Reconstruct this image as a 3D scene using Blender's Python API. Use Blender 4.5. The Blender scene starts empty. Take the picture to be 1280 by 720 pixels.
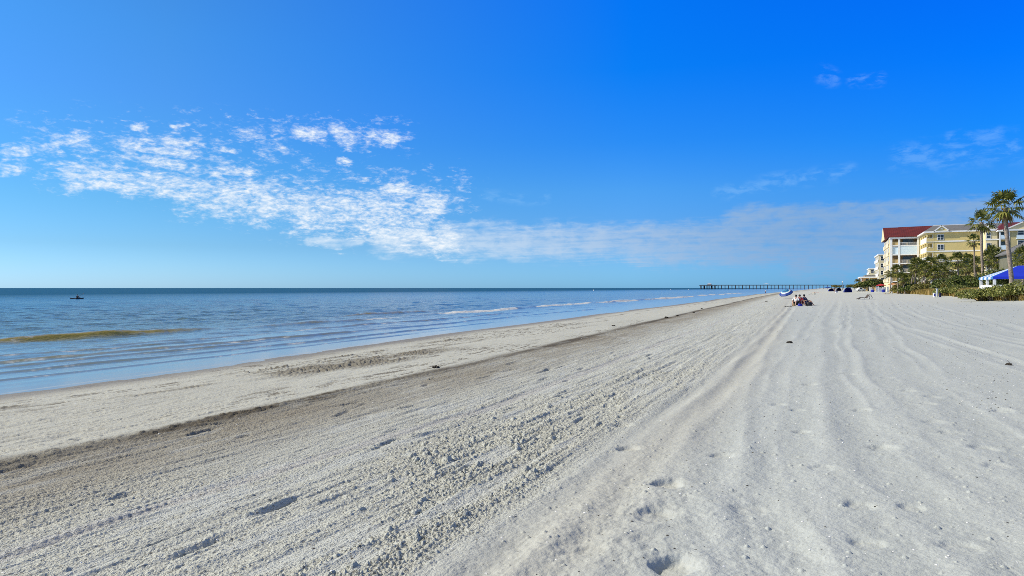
import bpy, bmesh, math, random
import numpy as np
from mathutils import Vector, Matrix
R = math.radians
random.seed(7)
RNG = np.random.default_rng(11)
scene = bpy.context.scene
COL = scene.collection

# ------------------------------------------------------------------ camera
THETA = math.atan2(400, 853.3)          # the beach runs 25 degrees to the right of the view
FOC = 853.3                              # 24 mm lens, in photo pixels (1280 wide)
CZ = 2.4                                 # eye height above the sea
cam = bpy.data.objects.new('camera', bpy.data.cameras.new('camera'))
COL.objects.link(cam)
cam.data.lens = 24; cam.data.sensor_width = 36
cam.data.clip_start = 0.1; cam.data.clip_end = 200000
cam.location = (0, 0, CZ)
cam.rotation_euler = (math.pi/2, 0, THETA)
scene.camera = cam

# ------------------------------------------------------------------ sky
SUN_EL, SUN_AZ = 36.0, 250.0             # compass angle clockwise from +Y (along the shore)
world = bpy.data.worlds.new("World"); scene.world = world
world.use_nodes = True

class NG:
    """tiny expression helper for shader nodes"""
    def __init__(s, nt): s.nt = nt
    def set(s, sock, v):
        if isinstance(v, bpy.types.NodeSocket): s.nt.links.new(v, sock)
        else: sock.default_value = v
    def m(s, op, a, b=None, c=None, clamp=False):
        n = s.nt.nodes.new('ShaderNodeMath'); n.operation = op; n.use_clamp = clamp
        for i, v in enumerate((a, b, c)):
            if v is not None: s.set(n.inputs[i], v)
        return n.outputs[0]
    def add(s, a, b): return s.m('ADD', a, b)
    def sub(s, a, b): return s.m('SUBTRACT', a, b)
    def mul(s, a, b): return s.m('MULTIPLY', a, b)
    def div(s, a, b): return s.m('DIVIDE', a, b)
    def mx(s, a, b): return s.m('MAXIMUM', a, b)
    def mn(s, a, b): return s.m('MINIMUM', a, b)
    def step(s, v, a, b, lo=0.0, hi=1.0):
        n = s.nt.nodes.new('ShaderNodeMapRange'); n.interpolation_type = 'SMOOTHSTEP'
        s.set(n.inputs[0], v); s.set(n.inputs[1], a); s.set(n.inputs[2], b)
        s.set(n.inputs[3], lo); s.set(n.inputs[4], hi)
        return n.outputs[0]
    def mix(s, f, a, b, mode='MIX'):
        n = s.nt.nodes.new('ShaderNodeMix'); n.data_type = 'RGBA'; n.blend_type = mode
        s.set(n.inputs[0], f)
        s.set(n.inputs[6], a if isinstance(a, bpy.types.NodeSocket) else (*a, 1))
        s.set(n.inputs[7], b if isinstance(b, bpy.types.NodeSocket) else (*b, 1))
        return n.outputs[2]
    def ramp(s, f, stops, interp='LINEAR'):
        n = s.nt.nodes.new('ShaderNodeValToRGB'); cr = n.color_ramp; cr.interpolation = interp
        while len(cr.elements) > 1: cr.elements.remove(cr.elements[-1])
        cr.elements[0].position = stops[0][0]; cr.elements[0].color = (*stops[0][1], 1)
        for p, c in stops[1:]:
            e = cr.elements.new(p); e.color = (*c, 1)
        s.set(n.inputs[0], f)
        return n.outputs[0]
    def noise(s, vec, scale, detail=3, rough=.55, dist=0.0):
        n = s.nt.nodes.new('ShaderNodeTexNoise')
        if vec is not None: s.nt.links.new(vec, n.inputs['Vector'])
        n.inputs['Scale'].default_value = scale; n.inputs['Detail'].default_value = detail
        n.inputs['Roughness'].default_value = rough; n.inputs['Distortion'].default_value = dist
        return n.outputs['Fac']
    def xyz(s, vec):
        n = s.nt.nodes.new('ShaderNodeSeparateXYZ'); s.nt.links.new(vec, n.inputs[0]); return n.outputs
    def comb(s, x, y, z):
        n = s.nt.nodes.new('ShaderNodeCombineXYZ')
        for i, v in enumerate((x, y, z)): s.set(n.inputs[i], v)
        return n.outputs[0]
    def mapping(s, vec, scale=(1, 1, 1), loc=(0, 0, 0), rot=(0, 0, 0)):
        n = s.nt.nodes.new('ShaderNodeMapping'); s.nt.links.new(vec, n.inputs[0])
        n.inputs['Scale'].default_value = scale; n.inputs['Location'].default_value = loc
        n.inputs['Rotation'].default_value = rot
        return n.outputs[0]

def build_sky():
    nt = world.node_tree; g = NG(nt)
    bg = nt.nodes['Background']
    sky = nt.nodes.new('ShaderNodeTexSky'); sky.sky_type = 'NISHITA'; sky.sun_disc = False
    sky.sun_elevation = R(38.0); sky.sun_rotation = R(SUN_AZ)
    sky.air_density = 1; sky.dust_density = .4; sky.ozone_density = 2
    tc = nt.nodes.new('ShaderNodeTexCoord')
    d = g.xyz(tc.outputs['Generated'])
    X, Y, Z = d
    hl = g.m('SQRT', g.add(g.add(g.mul(X, X), g.mul(Y, Y)), 1e-6))
    sx, sy = math.sin(R(SUN_AZ)), math.cos(R(SUN_AZ))
    c = g.div(g.add(g.mul(X, sx), g.mul(Y, sy)), hl)           # cosine of the bearing from the sun
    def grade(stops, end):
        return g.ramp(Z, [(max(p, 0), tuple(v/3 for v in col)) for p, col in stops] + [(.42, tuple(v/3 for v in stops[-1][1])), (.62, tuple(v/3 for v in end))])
    zen = (2.2, 1.55, .82)  # overhead sky out of view, whitened to neutralise the blue fill light
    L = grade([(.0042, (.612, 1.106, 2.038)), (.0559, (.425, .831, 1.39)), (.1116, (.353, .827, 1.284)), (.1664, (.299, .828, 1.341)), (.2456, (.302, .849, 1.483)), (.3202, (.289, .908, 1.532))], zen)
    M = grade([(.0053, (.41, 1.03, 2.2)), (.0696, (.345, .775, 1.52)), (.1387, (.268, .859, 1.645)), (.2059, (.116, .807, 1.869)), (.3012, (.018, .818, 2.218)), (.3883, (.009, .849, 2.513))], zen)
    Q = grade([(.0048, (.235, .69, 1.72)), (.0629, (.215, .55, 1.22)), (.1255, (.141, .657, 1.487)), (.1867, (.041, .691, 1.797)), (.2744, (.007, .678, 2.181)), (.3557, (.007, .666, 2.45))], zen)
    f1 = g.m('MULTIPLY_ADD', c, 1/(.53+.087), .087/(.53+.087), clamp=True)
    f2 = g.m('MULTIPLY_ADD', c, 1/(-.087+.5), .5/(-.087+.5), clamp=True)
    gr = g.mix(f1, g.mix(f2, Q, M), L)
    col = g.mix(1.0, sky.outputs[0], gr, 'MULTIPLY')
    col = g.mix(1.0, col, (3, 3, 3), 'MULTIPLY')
    # ---- clouds: altocumulus banks at fixed bearings and heights in the sky
    az = g.mul(g.m('ARCTAN2', X, Y), 180/math.pi)                # degrees from +Y, clockwise
    el = g.mul(g.m('ARCSINE', Z), 180/math.pi)
    zz = g.add(Z, .045)
    plane = g.comb(g.div(X, zz), g.div(Y, zz), 0.0)
    ang = g.comb(az, g.mul(el, 2.3), 0.0)
    warp = g.noise(ang, .35, 3)
    n1 = g.noise(g.mapping(ang, (1, 1, 1), (5.3, 1.7, 0), (0, 0, R(8))), .62, 6, .62, .35)
    n2 = g.noise(g.mapping(ang, (1, 1, 1), (3.1, 7.7, 0)), 2.1, 5, .62, .2)
    n3 = g.noise(g.mapping(plane, (.6, 2.2, 1), (1, 2, 0), (0, 0, R(-20))), 1.3, 5, .6)
    wob = g.mul(g.sub(warp, .5), 3.0)
    def deg(px, py):
        u, v = (px-640)/FOC, (359.5-py)/FOC
        return -math.degrees(THETA)+math.degrees(math.atan(u)), math.degrees(math.atan(v/math.sqrt(1+u*u)))
    def blob(x0, y0, x1, y1, th, soft=.9):
        """soft capsule between two sky positions; th = half thickness in degrees"""
        a0, e0 = deg(x0, y0); a1, e1 = deg(x1, y1)
        L2 = (a1-a0)**2+(e1-e0)**2
        pa, pe = g.sub(az, a0), g.sub(g.add(el, g.mul(wob, .35)), e0)
        t = g.m('MULTIPLY_ADD', pa, (a1-a0)/L2, g.mul(pe, (e1-e0)/L2), clamp=True)
        dx = g.sub(pa, g.mul(t, a1-a0)); dy = g.sub(pe, g.mul(t, e1-e0))
        r = g.m('SQRT', g.add(g.mul(dx, dx), g.mul(dy, dy)))
        return g.step(r, th*(1+soft*1.1), th*(1-soft), 0.0, 1.0)
    def union(bs):
        o = bs[0]
        for b in bs[1:]: o = g.mx(o, b)
        return o
    puffs = union([blob(95, 217, 330, 243, 1.1), blob(240, 238, 420, 264, 1.75), blob(380, 262, 520, 266, 2.2),
                   blob(165, 186, 245, 184, .8), blob(180, 198, 225, 206, .5), blob(270, 216, 310, 213, .6), blob(70, 174, 108, 176, .45),
                   blob(10, 207, 30, 208, .55), blob(8, 185, 30, 187, .4), blob(375, 163, 400, 168, .75), blob(420, 163, 435, 175, .75),
                   blob(465, 171, 490, 173, .75), blob(350, 185, 354, 188, .4), blob(168, 157, 182, 158, .3), blob(215, 157, 235, 156, .2), blob(425, 200, 435, 202, .35),
                   blob(470, 285, 560, 302, 1.3), blob(490, 240, 545, 255, 1.3), blob(280, 186, 290, 188, .35)])
    puffs = g.mx(puffs, g.mul(union([blob(60, 190, 330, 180, 2.2, .9), blob(340, 160, 500, 172, 1.3, .9), blob(330, 225, 570, 245, 2.0, .9)]), .5))
    sheet = union([blob(480, 300, 700, 304, 1.1, .9), blob(385, 302, 450, 303, .3, .9), blob(560, 300, 900, 302, 1.4, .7), blob(800, 306, 1100, 300, 1.7, .5),
                   blob(930, 290, 1240, 283, 2.0, .35), blob(1060, 272, 1280, 268, 1.25, .3), blob(1000, 320, 1280, 305, 1.5, .9)])
    wisps = union([blob(900, 240, 1060, 212, .5, .8), blob(1130, 197, 1280, 184, .9, .8), blob(1065, 101, 1100, 99, .33, .8), blob(1030, 92, 1040, 98, .5, .8),
                   blob(1190, 172, 1250, 168, .4, .8), blob(600, 245, 680, 247, .4, .9)])
    texp = g.add(g.mul(n1, .62), g.mul(n2, .38))
    a_p = g.step(g.add(texp, g.mul(puffs, .26)), .58, .93)
    a_p = g.mul(a_p, g.step(puffs, .0, .25))
    a_s = g.mul(g.step(g.add(g.add(g.mul(n3, .4), g.mul(n1, .6)), g.mul(sheet, .3)), .52, .92), g.step(sheet, 0.0, .4))
    a_w = g.mul(g.step(n1, .42, .66), wisps)
    lit = g.step(c, -.35, .35)                                   # the banks nearer the sun are whiter
    cs = g.mix(lit, (2.5, 4.2, 6.8), (8.0, 9.0, 9.9))
    cp = g.mix(g.step(n2, .3, .7), (7.3, 8.6, 9.8), (9.6, 9.9, 10.2))
    col = g.mix(g.mul(a_w, .2), col, (4.0, 7.0, 10.2))
    col = g.mix(g.mul(a_s, g.step(lit, 0, 1, .86, .62)), col, cs)
    col = g.mix(g.mul(a_p, .95), col, cp)
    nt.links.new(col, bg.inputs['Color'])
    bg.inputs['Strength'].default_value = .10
build_sky()

sun = bpy.data.objects.new('sun', bpy.data.lights.new('sun', 'SUN'))
COL.objects.link(sun)
sun.data.energy = 4.85; sun.data.angle = R(.53); sun.data.color = (1, .935, .83)
sd = Vector((math.sin(R(SUN_AZ))*math.cos(R(SUN_EL)), math.cos(R(SUN_AZ))*math.cos(R(SUN_EL)), math.sin(R(SUN_EL))))
sun.rotation_euler = sd.to_track_quat('Z', 'Y').to_euler()
sun.location = sd*200
vs = scene.view_settings
vs.view_transform = 'Standard'; vs.look = 'None'; vs.exposure = 0; vs.gamma = 1; vs.use_curve_mapping = False
scene.cycles.max_bounces = 6
scene.cycles.use_denoising = False
scene.cycles.filter_width = .85

# ------------------------------------------------------------------ helpers
FV = np.array((-math.sin(THETA), math.cos(THETA))); RV = np.array((math.cos(THETA), math.sin(THETA)))
def P(px, D):
    """ground-plan point seen at photo column px and at distance D along the view"""
    q = D*(FV+RV*((px-640)/FOC)); return float(q[0]), float(q[1])

def tag(o, label=None, cat=None, group=None, kind=None):
    if label: o['label'] = label
    if cat: o['category'] = cat
    if group: o['group'] = group
    if kind: o['kind'] = kind
    return o
def thing(name, label, cat, loc=(0, 0, 0), rz=0, group=None):
    o = bpy.data.objects.new(name, None); COL.objects.link(o)
    o.empty_display_size = .2
    o.location = loc; o.rotation_euler = (0, 0, rz)
    return tag(o, label, cat, group)
def copy_tree(o, parent=None):
    c = o.copy(); COL.objects.link(c); c.parent = parent
    for ch in [k for k in list(o.children)]: copy_tree(ch, c)
    return c

class MB:
    def __init__(s): s.v = []; s.f = []
    def quad(s, *pts):
        n = len(s.v); s.v += [tuple(p) for p in pts]; s.f.append(tuple(range(n, n+len(pts)))); return s
    def box(s, x0, y0, z0, x1, y1, z1):
        n = len(s.v)
        s.v += [(x0, y0, z0), (x1, y0, z0), (x1, y1, z0), (x0, y1, z0), (x0, y0, z1), (x1, y0, z1), (x1, y1, z1), (x0, y1, z1)]
        s.f += [tuple(n+i for i in q) for q in ((0, 3, 2, 1), (4, 5, 6, 7), (0, 1, 5, 4), (1, 2, 6, 5), (2, 3, 7, 6), (3, 0, 4, 7))]
        return s
    def tube(s, path, radii, seg=8, cap=True):
        n0 = len(s.v); path = [Vector(p) for p in path]
        if not isinstance(radii, (list, tuple)): radii = [radii]*len(path)
        up = Vector((0, 0, 1)) if abs((path[-1]-path[0]).normalized().z) < .9 else Vector((1, 0, 0))
        for i, p in enumerate(path):
            t = (path[min(i+1, len(path)-1)]-path[max(i-1, 0)]).normalized()
            a = t.cross(up).normalized(); b = t.cross(a)
            for k in range(seg):
                an = 2*math.pi*k/seg
                q = p+(a*math.cos(an)+b*math.sin(an))*radii[i]; s.v.append(tuple(q))
        for i in range(len(path)-1):
            for k in range(seg):
                a0 = n0+i*seg+k; a1 = n0+i*seg+(k+1) % seg
                s.f.append((a0, a1, a1+seg, a0+seg))
        if cap:
            s.f.append(tuple(n0+k for k in range(seg))[::-1])
            e = n0+(len(path)-1)*seg; s.f.append(tuple(e+k for k in range(seg)))
        return s
    def prism(s, poly, ax, d0, d1):
        """polygon (u, v=z) pushed along axis ax from d0 to d1"""
        def pt(u, w, d): return (u, d, w) if ax == 'y' else (d, u, w)
        n = len(s.v); m = len(poly)
        s.v += [pt(u, w, d0) for u, w in poly]+[pt(u, w, d1) for u, w in poly]
        s.f.append(tuple(range(n, n+m))); s.f.append(tuple(range(n+m, n+2*m))[::-1])
        for i in range(m):
            j = (i+1) % m; s.f.append((n+i, n+m+i, n+m+j, n+j))
        return s
    def lathe(s, prof, cx=0, cy=0, seg=16):
        n0 = len(s.v)
        for r, z in prof:
            for k in range(seg):
                a = 2*math.pi*k/seg; s.v.append((cx+r*math.cos(a), cy+r*math.sin(a), z))
        for i in range(len(prof)-1):
            for k in range(seg):
                a0 = n0+i*seg+k; a1 = n0+i*seg+(k+1) % seg
                s.f.append((a0, a1, a1+seg, a0+seg))
        return s
    def slab(s, pts, th):
        """flat roof plane pts with thickness th downward along its normal"""
        a, b, c = Vector(pts[0]), Vector(pts[1]), Vector(pts[2])
        nn = (b-a).cross(c-a).normalized()
        if nn.z < 0: nn = -nn
        lo = [Vector(p)-nn*th for p in pts]
        n = len(s.v); m = len(pts)
        s.v += [tuple(p) for p in pts]+[tuple(p) for p in lo]
        s.f.append(tuple(range(n, n+m))); s.f.append(tuple(range(n+m, n+2*m))[::-1])
        for i in range(m):
            j = (i+1) % m; s.f.append((n+i, n+m+i, n+m+j, n+j))
        return s
    def build(s, name, mat, parent=None, smooth=False, bevel=0, fix=True):
        me = bpy.data.meshes.new(name); me.from_pydata(s.v, [], s.f)
        if fix:
            bm = bmesh.new(); bm.from_mesh(me); bmesh.ops.recalc_face_normals(bm, faces=bm.faces[:]); bm.to_mesh(me); bm.free()
        if smooth: me.polygons.foreach_set('use_smooth', [True]*len(me.polygons))
        me.materials.append(mat)
        o = bpy.data.objects.new(name, me); COL.objects.link(o)
        if parent: o.parent = parent
        if bevel:
            b = o.modifiers.new('bevel', 'BEVEL'); b.width = bevel; b.segments = 2
        return o

# ------------------------------------------------------------------ numpy noise
def hsh(xi, yi, seed):
    with np.errstate(over='ignore'):
        n = xi.astype(np.uint32)*np.uint32(374761393)+yi.astype(np.uint32)*np.uint32(668265263)+np.uint32((seed*1013904223) & 0xffffffff)
        n = (n ^ (n >> np.uint32(13)))*np.uint32(1274126177)
        n = n ^ (n >> np.uint32(16))
        n = n*np.uint32(2246822519); n = n ^ (n >> np.uint32(15))
    return (n & np.uint32(0xffff)).astype(np.float64)/65535.0
def vnoise(x, y, seed=0):
    xf = np.floor(x); yf = np.floor(y)
    xi = xf.astype(np.int64); yi = yf.astype(np.int64)
    fx = x-xf; fy = y-yf
    fx = fx*fx*fx*(fx*(fx*6-15)+10); fy = fy*fy*fy*(fy*(fy*6-15)+10)
    a = hsh(xi, yi, seed); b = hsh(xi+1, yi, seed); c = hsh(xi, yi+1, seed); d = hsh(xi+1, yi+1, seed)
    return (a*(1-fx)+b*fx)*(1-fy)+(c*(1-fx)+d*fx)*fy-.5
def fbm(x, y, seed=0, octv=4, gain=.5):
    o = 0; a = 1.0
    for i in range(octv):
        o = o+a*vnoise(x, y, seed+i*17); x = x*2.03+11.3; y = y*2.03+5.7; a *= gain
    return o
def clods(x, y, seed=0, keep=.8):
    """scattered round lumps on a unit lattice, height 0..1"""
    xi = np.floor(x).astype(np.int64); yi = np.floor(y).astype(np.int64)
    best = np.zeros_like(x)
    for di in (-1, 0, 1):
        for dj in (-1, 0, 1):
            ci = xi+di; cj = yi+dj
            ox = ci+.15+.7*hsh(ci, cj, seed); oy = cj+.15+.7*hsh(ci, cj, seed+1)
            r = .22+.5*hsh(ci, cj, seed+2)**2; on = hsh(ci, cj, seed+3) < keep
            d2 = ((x-ox)**2+(y-oy)**2)/(r*r)
            h = np.where(on, np.sqrt(np.clip(1-d2, 0, 1))*r*1.3, 0)
            best = np.maximum(best, h)
    return best
def ss(a, b, x):
    t = np.clip((x-a)/(b-a), 0, 1); return t*t*(3-2*t)

def shore(Y):
    Yc = np.clip(Y, -200, 280)
    return -17.2-9.0*np.clip(Yc, 0, 280)/280-np.clip(Y-280, 0, None)*.010+.22*np.sin(Y/6.3)+.3*np.sin(Y/17.0+1)
def ground(X, Y):
    X = np.asarray(X, float); Y = np.asarray(Y, float)
    s = X-shore(Y)
    z = np.where(s < 0, np.maximum(.045*s, -3.0), np.interp(s, [0, 3, 17, 45, 70], [0, .105, .70, 1.30, 1.6]))
    dune = ss(13.5, 19, X-(Y-76)*.02)*.35*ss(40, 75, Y)
    return z+dune
def gz(x, y): return float(ground(x, y))

# ------------------------------------------------------------------ materials
def new_mat(name):
    m = bpy.data.materials.new(name); m.use_nodes = True
    return m, NG(m.node_tree), m.node_tree.nodes['Principled BSDF']
MATS = {}
def mat(name, col, rough=.6, var=.12, scale=3.0, metal=0.0, bump=0.0, bscale=30, island=0.0):
    """plain procedural surface: colour with soft blotches of wear"""
    if name in MATS: return MATS[name]
    m, g, b = new_mat(name)
    tc = m.node_tree.nodes.new('ShaderNodeTexCoord')
    n = g.noise(tc.outputs['Object'], scale, 5, .6)
    lo = tuple(c*(1-var) for c in col); hi = tuple(min(1, c*(1+var)) for c in col)
    c = g.mix(g.step(n, .3, .7), lo, hi)
    if island:
        geo = m.node_tree.nodes.new('ShaderNodeNewGeometry')
        k = g.m('MULTIPLY_ADD', geo.outputs['Random Per Island'], 2*island, 1-island)
        c = g.mix(1.0, c, g.comb(k, k, k), 'MULTIPLY')
    m.node_tree.links.new(c, b.inputs['Base Color'])
    b.inputs['Roughness'].default_value = rough; b.inputs['Metallic'].default_value = metal
    if bump:
        bn = m.node_tree.nodes.new('ShaderNodeBump'); bn.inputs['Strength'].default_value = bump; bn.inputs['Distance'].default_value = .02
        m.node_tree.links.new(g.noise(tc.outputs['Object'], bscale, 4), bn.inputs['Height'])
        m.node_tree.links.new(bn.outputs[0], b.inputs['Normal'])
    MATS[name] = m
    return m
def leaf_mat(name, c0, c1, c2, transl=.25, rough=.5):
    if name in MATS: return MATS[name]
    m, g, b = new_mat(name); nt = m.node_tree
    geo = nt.nodes.new('ShaderNodeNewGeometry')
    c = g.ramp(geo.outputs['Random Per Island'], [(0, c0), (.55, c1), (1, c2)])
    nt.links.new(c, b.inputs['Base Color']); b.inputs['Roughness'].default_value = rough
    b.inputs['Specular IOR Level'].default_value = .35
    tr = nt.nodes.new('ShaderNodeBsdfTranslucent'); nt.links.new(c, tr.inputs['Color'])
    mx = nt.nodes.new('ShaderNodeMixShader'); mx.inputs[0].default_value = transl
    nt.links.new(b.outputs[0], mx.inputs[1]); nt.links.new(tr.outputs[0], mx.inputs[2])
    nt.links.new(mx.outputs[0], nt.nodes['Material Output'].inputs['Surface'])
    MATS[name] = m
    return m

# ------------------------------------------------------------------ polar-graded sheets (finer mesh near the beach walker)
def fan_angles(lo, hi, n):
    dense = np.linspace(lo, hi, n)
    rest = np.arange(hi+4, lo+360-3.9, 4.0)
    return np.radians(np.concatenate([dense, rest]))
def sheet(name, radii, ang, zfun, m, colfun=None):
    rr, aa = np.meshgrid(radii, ang, indexing='ij')
    beta = aa-THETA                                   # compass bearing, clockwise from +Y
    X = rr*np.sin(beta); Y = rr*np.cos(beta)
    cell = np.gradient(radii)[:, None]*np.ones_like(X)
    dx = np.maximum(cell, 0)
    Z, attrs = zfun(X, Y, rr, dx)
    nr, na = X.shape
    idx = np.arange(nr*na).reshape(nr, na)
    a = idx[:-1, :]; b = idx[1:, :]; a2 = np.roll(idx, -1, 1)[:-1, :]; b2 = np.roll(idx, -1, 1)[1:, :]
    q = np.stack([a, a2, b2, b], -1).reshape(-1, 4)
    v = np.stack([X.ravel(), Y.ravel(), Z.ravel()], -1)
    # close the middle
    cn = len(v); v = np.vstack([v, [[0, 0, float(Z[0].mean())]]])
    ring = idx[0]
    tri = np.stack([np.full(na, cn), np.roll(ring, -1), ring], -1)
    me = bpy.data.meshes.new(name)
    me.vertices.add(len(v)); me.vertices.foreach_set('co', v.ravel().astype(np.float32))
    loops = np.concatenate([q.ravel(), tri.ravel()]).astype(np.int32)
    me.loops.add(len(loops)); me.loops.foreach_set('vertex_index', loops)
    nq, ntv = len(q), len(tri)
    starts = np.concatenate([np.arange(nq)*4, nq*4+np.arange(ntv)*3]).astype(np.int32)
    me.polygons.add(nq+ntv); me.polygons.foreach_set('loop_start', starts)
    me.polygons.foreach_set('use_smooth', np.ones(nq+ntv, bool))
    me.update(calc_edges=True)
    if me.polygons[0].normal.z < 0: me.flip_normals()
    for k, val in attrs.items():
        if val.ndim == 3:
            at = me.attributes.new(k, 'FLOAT_COLOR', 'POINT')
            cc = np.concatenate([val.reshape(-1, 3), np.ones((nr*na, 1))], 1); cc = np.vstack([cc, cc[:1]])
            at.data.foreach_set('color', cc.ravel().astype(np.float32))
        else:
            at = me.attributes.new(k, 'FLOAT', 'POINT')
            at.data.foreach_set('value', np.append(val.ravel(), val.ravel()[0]).astype(np.float32))
    me.materials.append(m)
    o = bpy.data.objects.new(name, me); COL.objects.link(o)
    return o

# ------------------------------------------------------------------ sand
FOOT = []      # x, y, heading, length, depth
def foot(px, py, L=.30, dep=.05, h=.25, hz=.72):
    D = (CZ-hz)*FOC/(py-359.5); x, y = P(px, D); FOOT.append((x, y, h, L*1.22, dep*.85))
for px, py, L, dep, h in ((844, 690, .31, .075, .35), (820, 629, .32, .05, .2), (834, 594, .29, .06, .3), (786, 547, .26, .05, .2), (777, 518, .26, .045, .1),
                          (764, 494, .3, .04, .1), (742, 668, .2, .02, .3)):
    foot(px, py, L, dep, h)
for px, py in ((1028, 580), (1002, 533), (997, 507), (974, 500), (1075, 625), (1084, 672), (1200, 680), (1140, 628), (1246, 583), (1190, 541), (1168, 527),
               (1160, 505), (1078, 510), (1165, 497), (1255, 515), (1012, 478), (1060, 466), (1110, 472), (1135, 489), (1230, 560), (936, 625), (903, 560), (1105, 555)):
    foot(px, py, random.uniform(.2, .3), random.uniform(.02, .034), random.uniform(-.6, 1.2))
TR = [  # wheel ruts: (list of (Y, X)), width, depth
    ([(0, .9), (2, .55), (4, -.05), (4.8, -.2), (6.5, -.9), (8.7, -1.35), (14, -1.7), (30, -2.2), (80, -3.5), (160, -6)], .22, .022),
    ([(0, 2.4), (3, 1.55), (5.1, 1.0), (7.5, .5), (10, .25), (20, .15), (38, -.1), (80, .6), (160, 1)], .26, .022),
    ([(0, 4), (4, 2.35), (8, 1.75), (14, 1.5), (25, 1.6), (50, 2.4), (120, 6)], .25, .014),
    ([(0, 6.5), (5, 4.9), (17, 3.55), (35, 2.4), (60, 2.6), (140, 5)], .22, .02),
    ([(0, 9), (10, 6.6), (20, 5.1), (35, 4.1), (60, 4.6), (140, 9)], .22, .018),
    ([(0, 12), (15, 8.4), (30, 6.3), (60, 7.2), (140, 12)], .24, .016),
    ([(0, -1.25), (4, -1.62), (10, -1.8), (20, -1.9), (60, -3), (160, -7)], .18, .02),
    ([(0, -1.6), (4, -1.98), (10, -2.15), (20, -2.25), (60, -3.5), (160, -8)], .16, .02),
    ([(0, -.2), (6, -.4), (14, -.6), (30, -.9), (80, -1.2), (160, -2)], .25, .010),
    ([(0, -3.7), (10, -3.75), (30, -4), (90, -6), (160, -8)], .12, .02),
    ([(0, 3.2), (3.5, 1.9), (6, 1.15), (9, .75), (14, .45), (25, .35), (60, 1.2), (160, 2)], .13, .011),
    ([(0, 5), (4, 3.1), (7, 2.4), (12, 1.9), (22, 1.75), (60, 3), (160, 8)], .12, .009),
    ([(0, 7.5), (6, 5.2), (14, 3.9), (30, 2.9), (60, 3.3), (160, 6.5)], .13, .012),
    ([(0, 10.5), (12, 7), (25, 5), (45, 4.7), (90, 7), (160, 11)], .14, .013),
    ([(0, .5), (3.6, .05), (6, -.5), (10, -.85), (20, -1.0), (60, -.8), (160, 0)], .13, .010),
    ([(0, -7.0), (10, -6.6), (30, -6.6), (90, -8.4), (160, -10)], .10, .016),
]
def sand_fun(X, Y, rr, cell):
    det = np.clip(1.3-cell/.12, 0, 1)                  # fine lumps only where the mesh can hold them
    det2 = np.clip(1.3-cell/.5, 0, 1)
    sh = shore(Y); s = X-sh
    z = ground(X, Y)
    land = ss(-.3, .6, s)
    wy = .35*fbm(Y/5.0, X/3.0, 3, 3)                   # ragged edges of the strips
    dr = np.interp(np.clip(Y, 0, 300), [0, 20, 70, 160, 300], [0, -.1, -2.4, -6.5, -11])   # strips follow the shore
    x = X-dr+wy*.6
    wrack = -9.0
    rough = ss(-2.0, -2.7, x)*(1-ss(-8.6, -9.4, x))    # raked strip
    lower = ss(-8.8, -9.5, x)*land                     # strip below the wrack line
    inner = ss(-3.0, -2.0, x)                          # smooth dry sand
    near = rr < 45
    Z = z.copy()
    Z += det2*(.020*fbm(X*.9, Y*.33, 21, 3)*inner+.012*fbm(X*2.2, Y*.8, 22, 3))*land
    Z += .05*fbm(X*.22, Y*.09, 5, 3)*land*np.clip(1.5-cell/3, 0, 1)
    # lumps
    cl = np.zeros_like(X)
    n = near
    xs, ys = X[n], Y[n]
    patch = .45+1.25*np.clip(fbm(xs*.8, ys*.28, 31, 3)+.25, 0, 1)
    c1 = clods(xs*33, ys*27, 41, .62)/30*.62
    c2 = clods(xs*52, ys*48, 45, .8)/50*.7
    c3 = clods(xs*17, ys*13, 49, .10)/16*.5
    streak = fbm(xs*9+.4*np.sin(ys*.7), ys*.55, 51, 3)
    streak2 = fbm(xs*20, ys*1.1, 53, 2)
    cl[n] = (c1*.7+c2*.95+c3*ss(-5.2, -4.4, xs))*patch*(.62+.38*ss(-6, -4, xs))
    Z += cl*rough*det*1.2
    tmp = np.zeros_like(X); tmp[n] = streak*.022+streak2*.008; Z += tmp*rough*det2
    # brown ridge of weed along the wrack line and a torn patch lower down
    wr = np.exp(-((x-wrack-.15)/.30)**2); wr2 = np.exp(-((x-wrack-.9)/.8)**2)
    lump2 = np.zeros_like(X); lump2[n] = clods(xs*15, ys*9, 61, .8)/20
    Z += (wr*(.03+lump2*.6)+wr2*lump2*.25)*np.maximum(det, .2*det2)
    pc = np.exp(-(((X+12.6-.02*(Y-15))/1.15)**2+((Y-16.6)/4.6)**2)**2)*np.clip(fbm(X*1.3, Y*.5, 71, 3)*2+.75, 0, 1)
    line2 = np.exp(-((s-2.6-.5*fbm(Y*.3, X*0, 81, 3))/.18)**2)*np.clip(fbm(Y*.5, X*.3, 83, 3)*2.5+.3, 0, 1)
    line3 = np.exp(-((s-4.3-.9*fbm(Y*.25, X*0, 85, 3))/.14)**2)*np.clip(fbm(Y*.4, X*.3, 87, 3)*2.5+.2, 0, 1)
    band = np.zeros_like(X); band[n] = ss(.05, .28, fbm(xs*7, ys*1.6, 191, 4, .6))
    band *= np.exp(-((s-3.0-1.1*fbm(Y*.16, X*0, 193, 3))/.75)**2)*np.clip(fbm(Y*.2, X*.1, 195, 2)*2+.7, .1, 1)
    weed = np.clip(pc+band*.9+line2*.8+line3*.6, 0, 1)
    Z += weed*(lump2*1.6+.012)*np.maximum(det2, .15)
    low = np.zeros_like(X); low[n] = clods(xs*24, ys*11, 91, .3)/24*.5*np.clip(fbm(xs*1.5, ys*.4, 95, 3)*3+.5, 0, 1)+np.maximum(fbm(xs*7, ys*1.2, 93, 4, .6)-.1, 0)*.035+fbm(xs*14, ys*6, 97, 2)*.004
    dash0 = np.zeros_like(X); dash0[n] = ss(.17, .36, fbm(xs*8.5, ys*1.7, 181, 4, .62))
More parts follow.
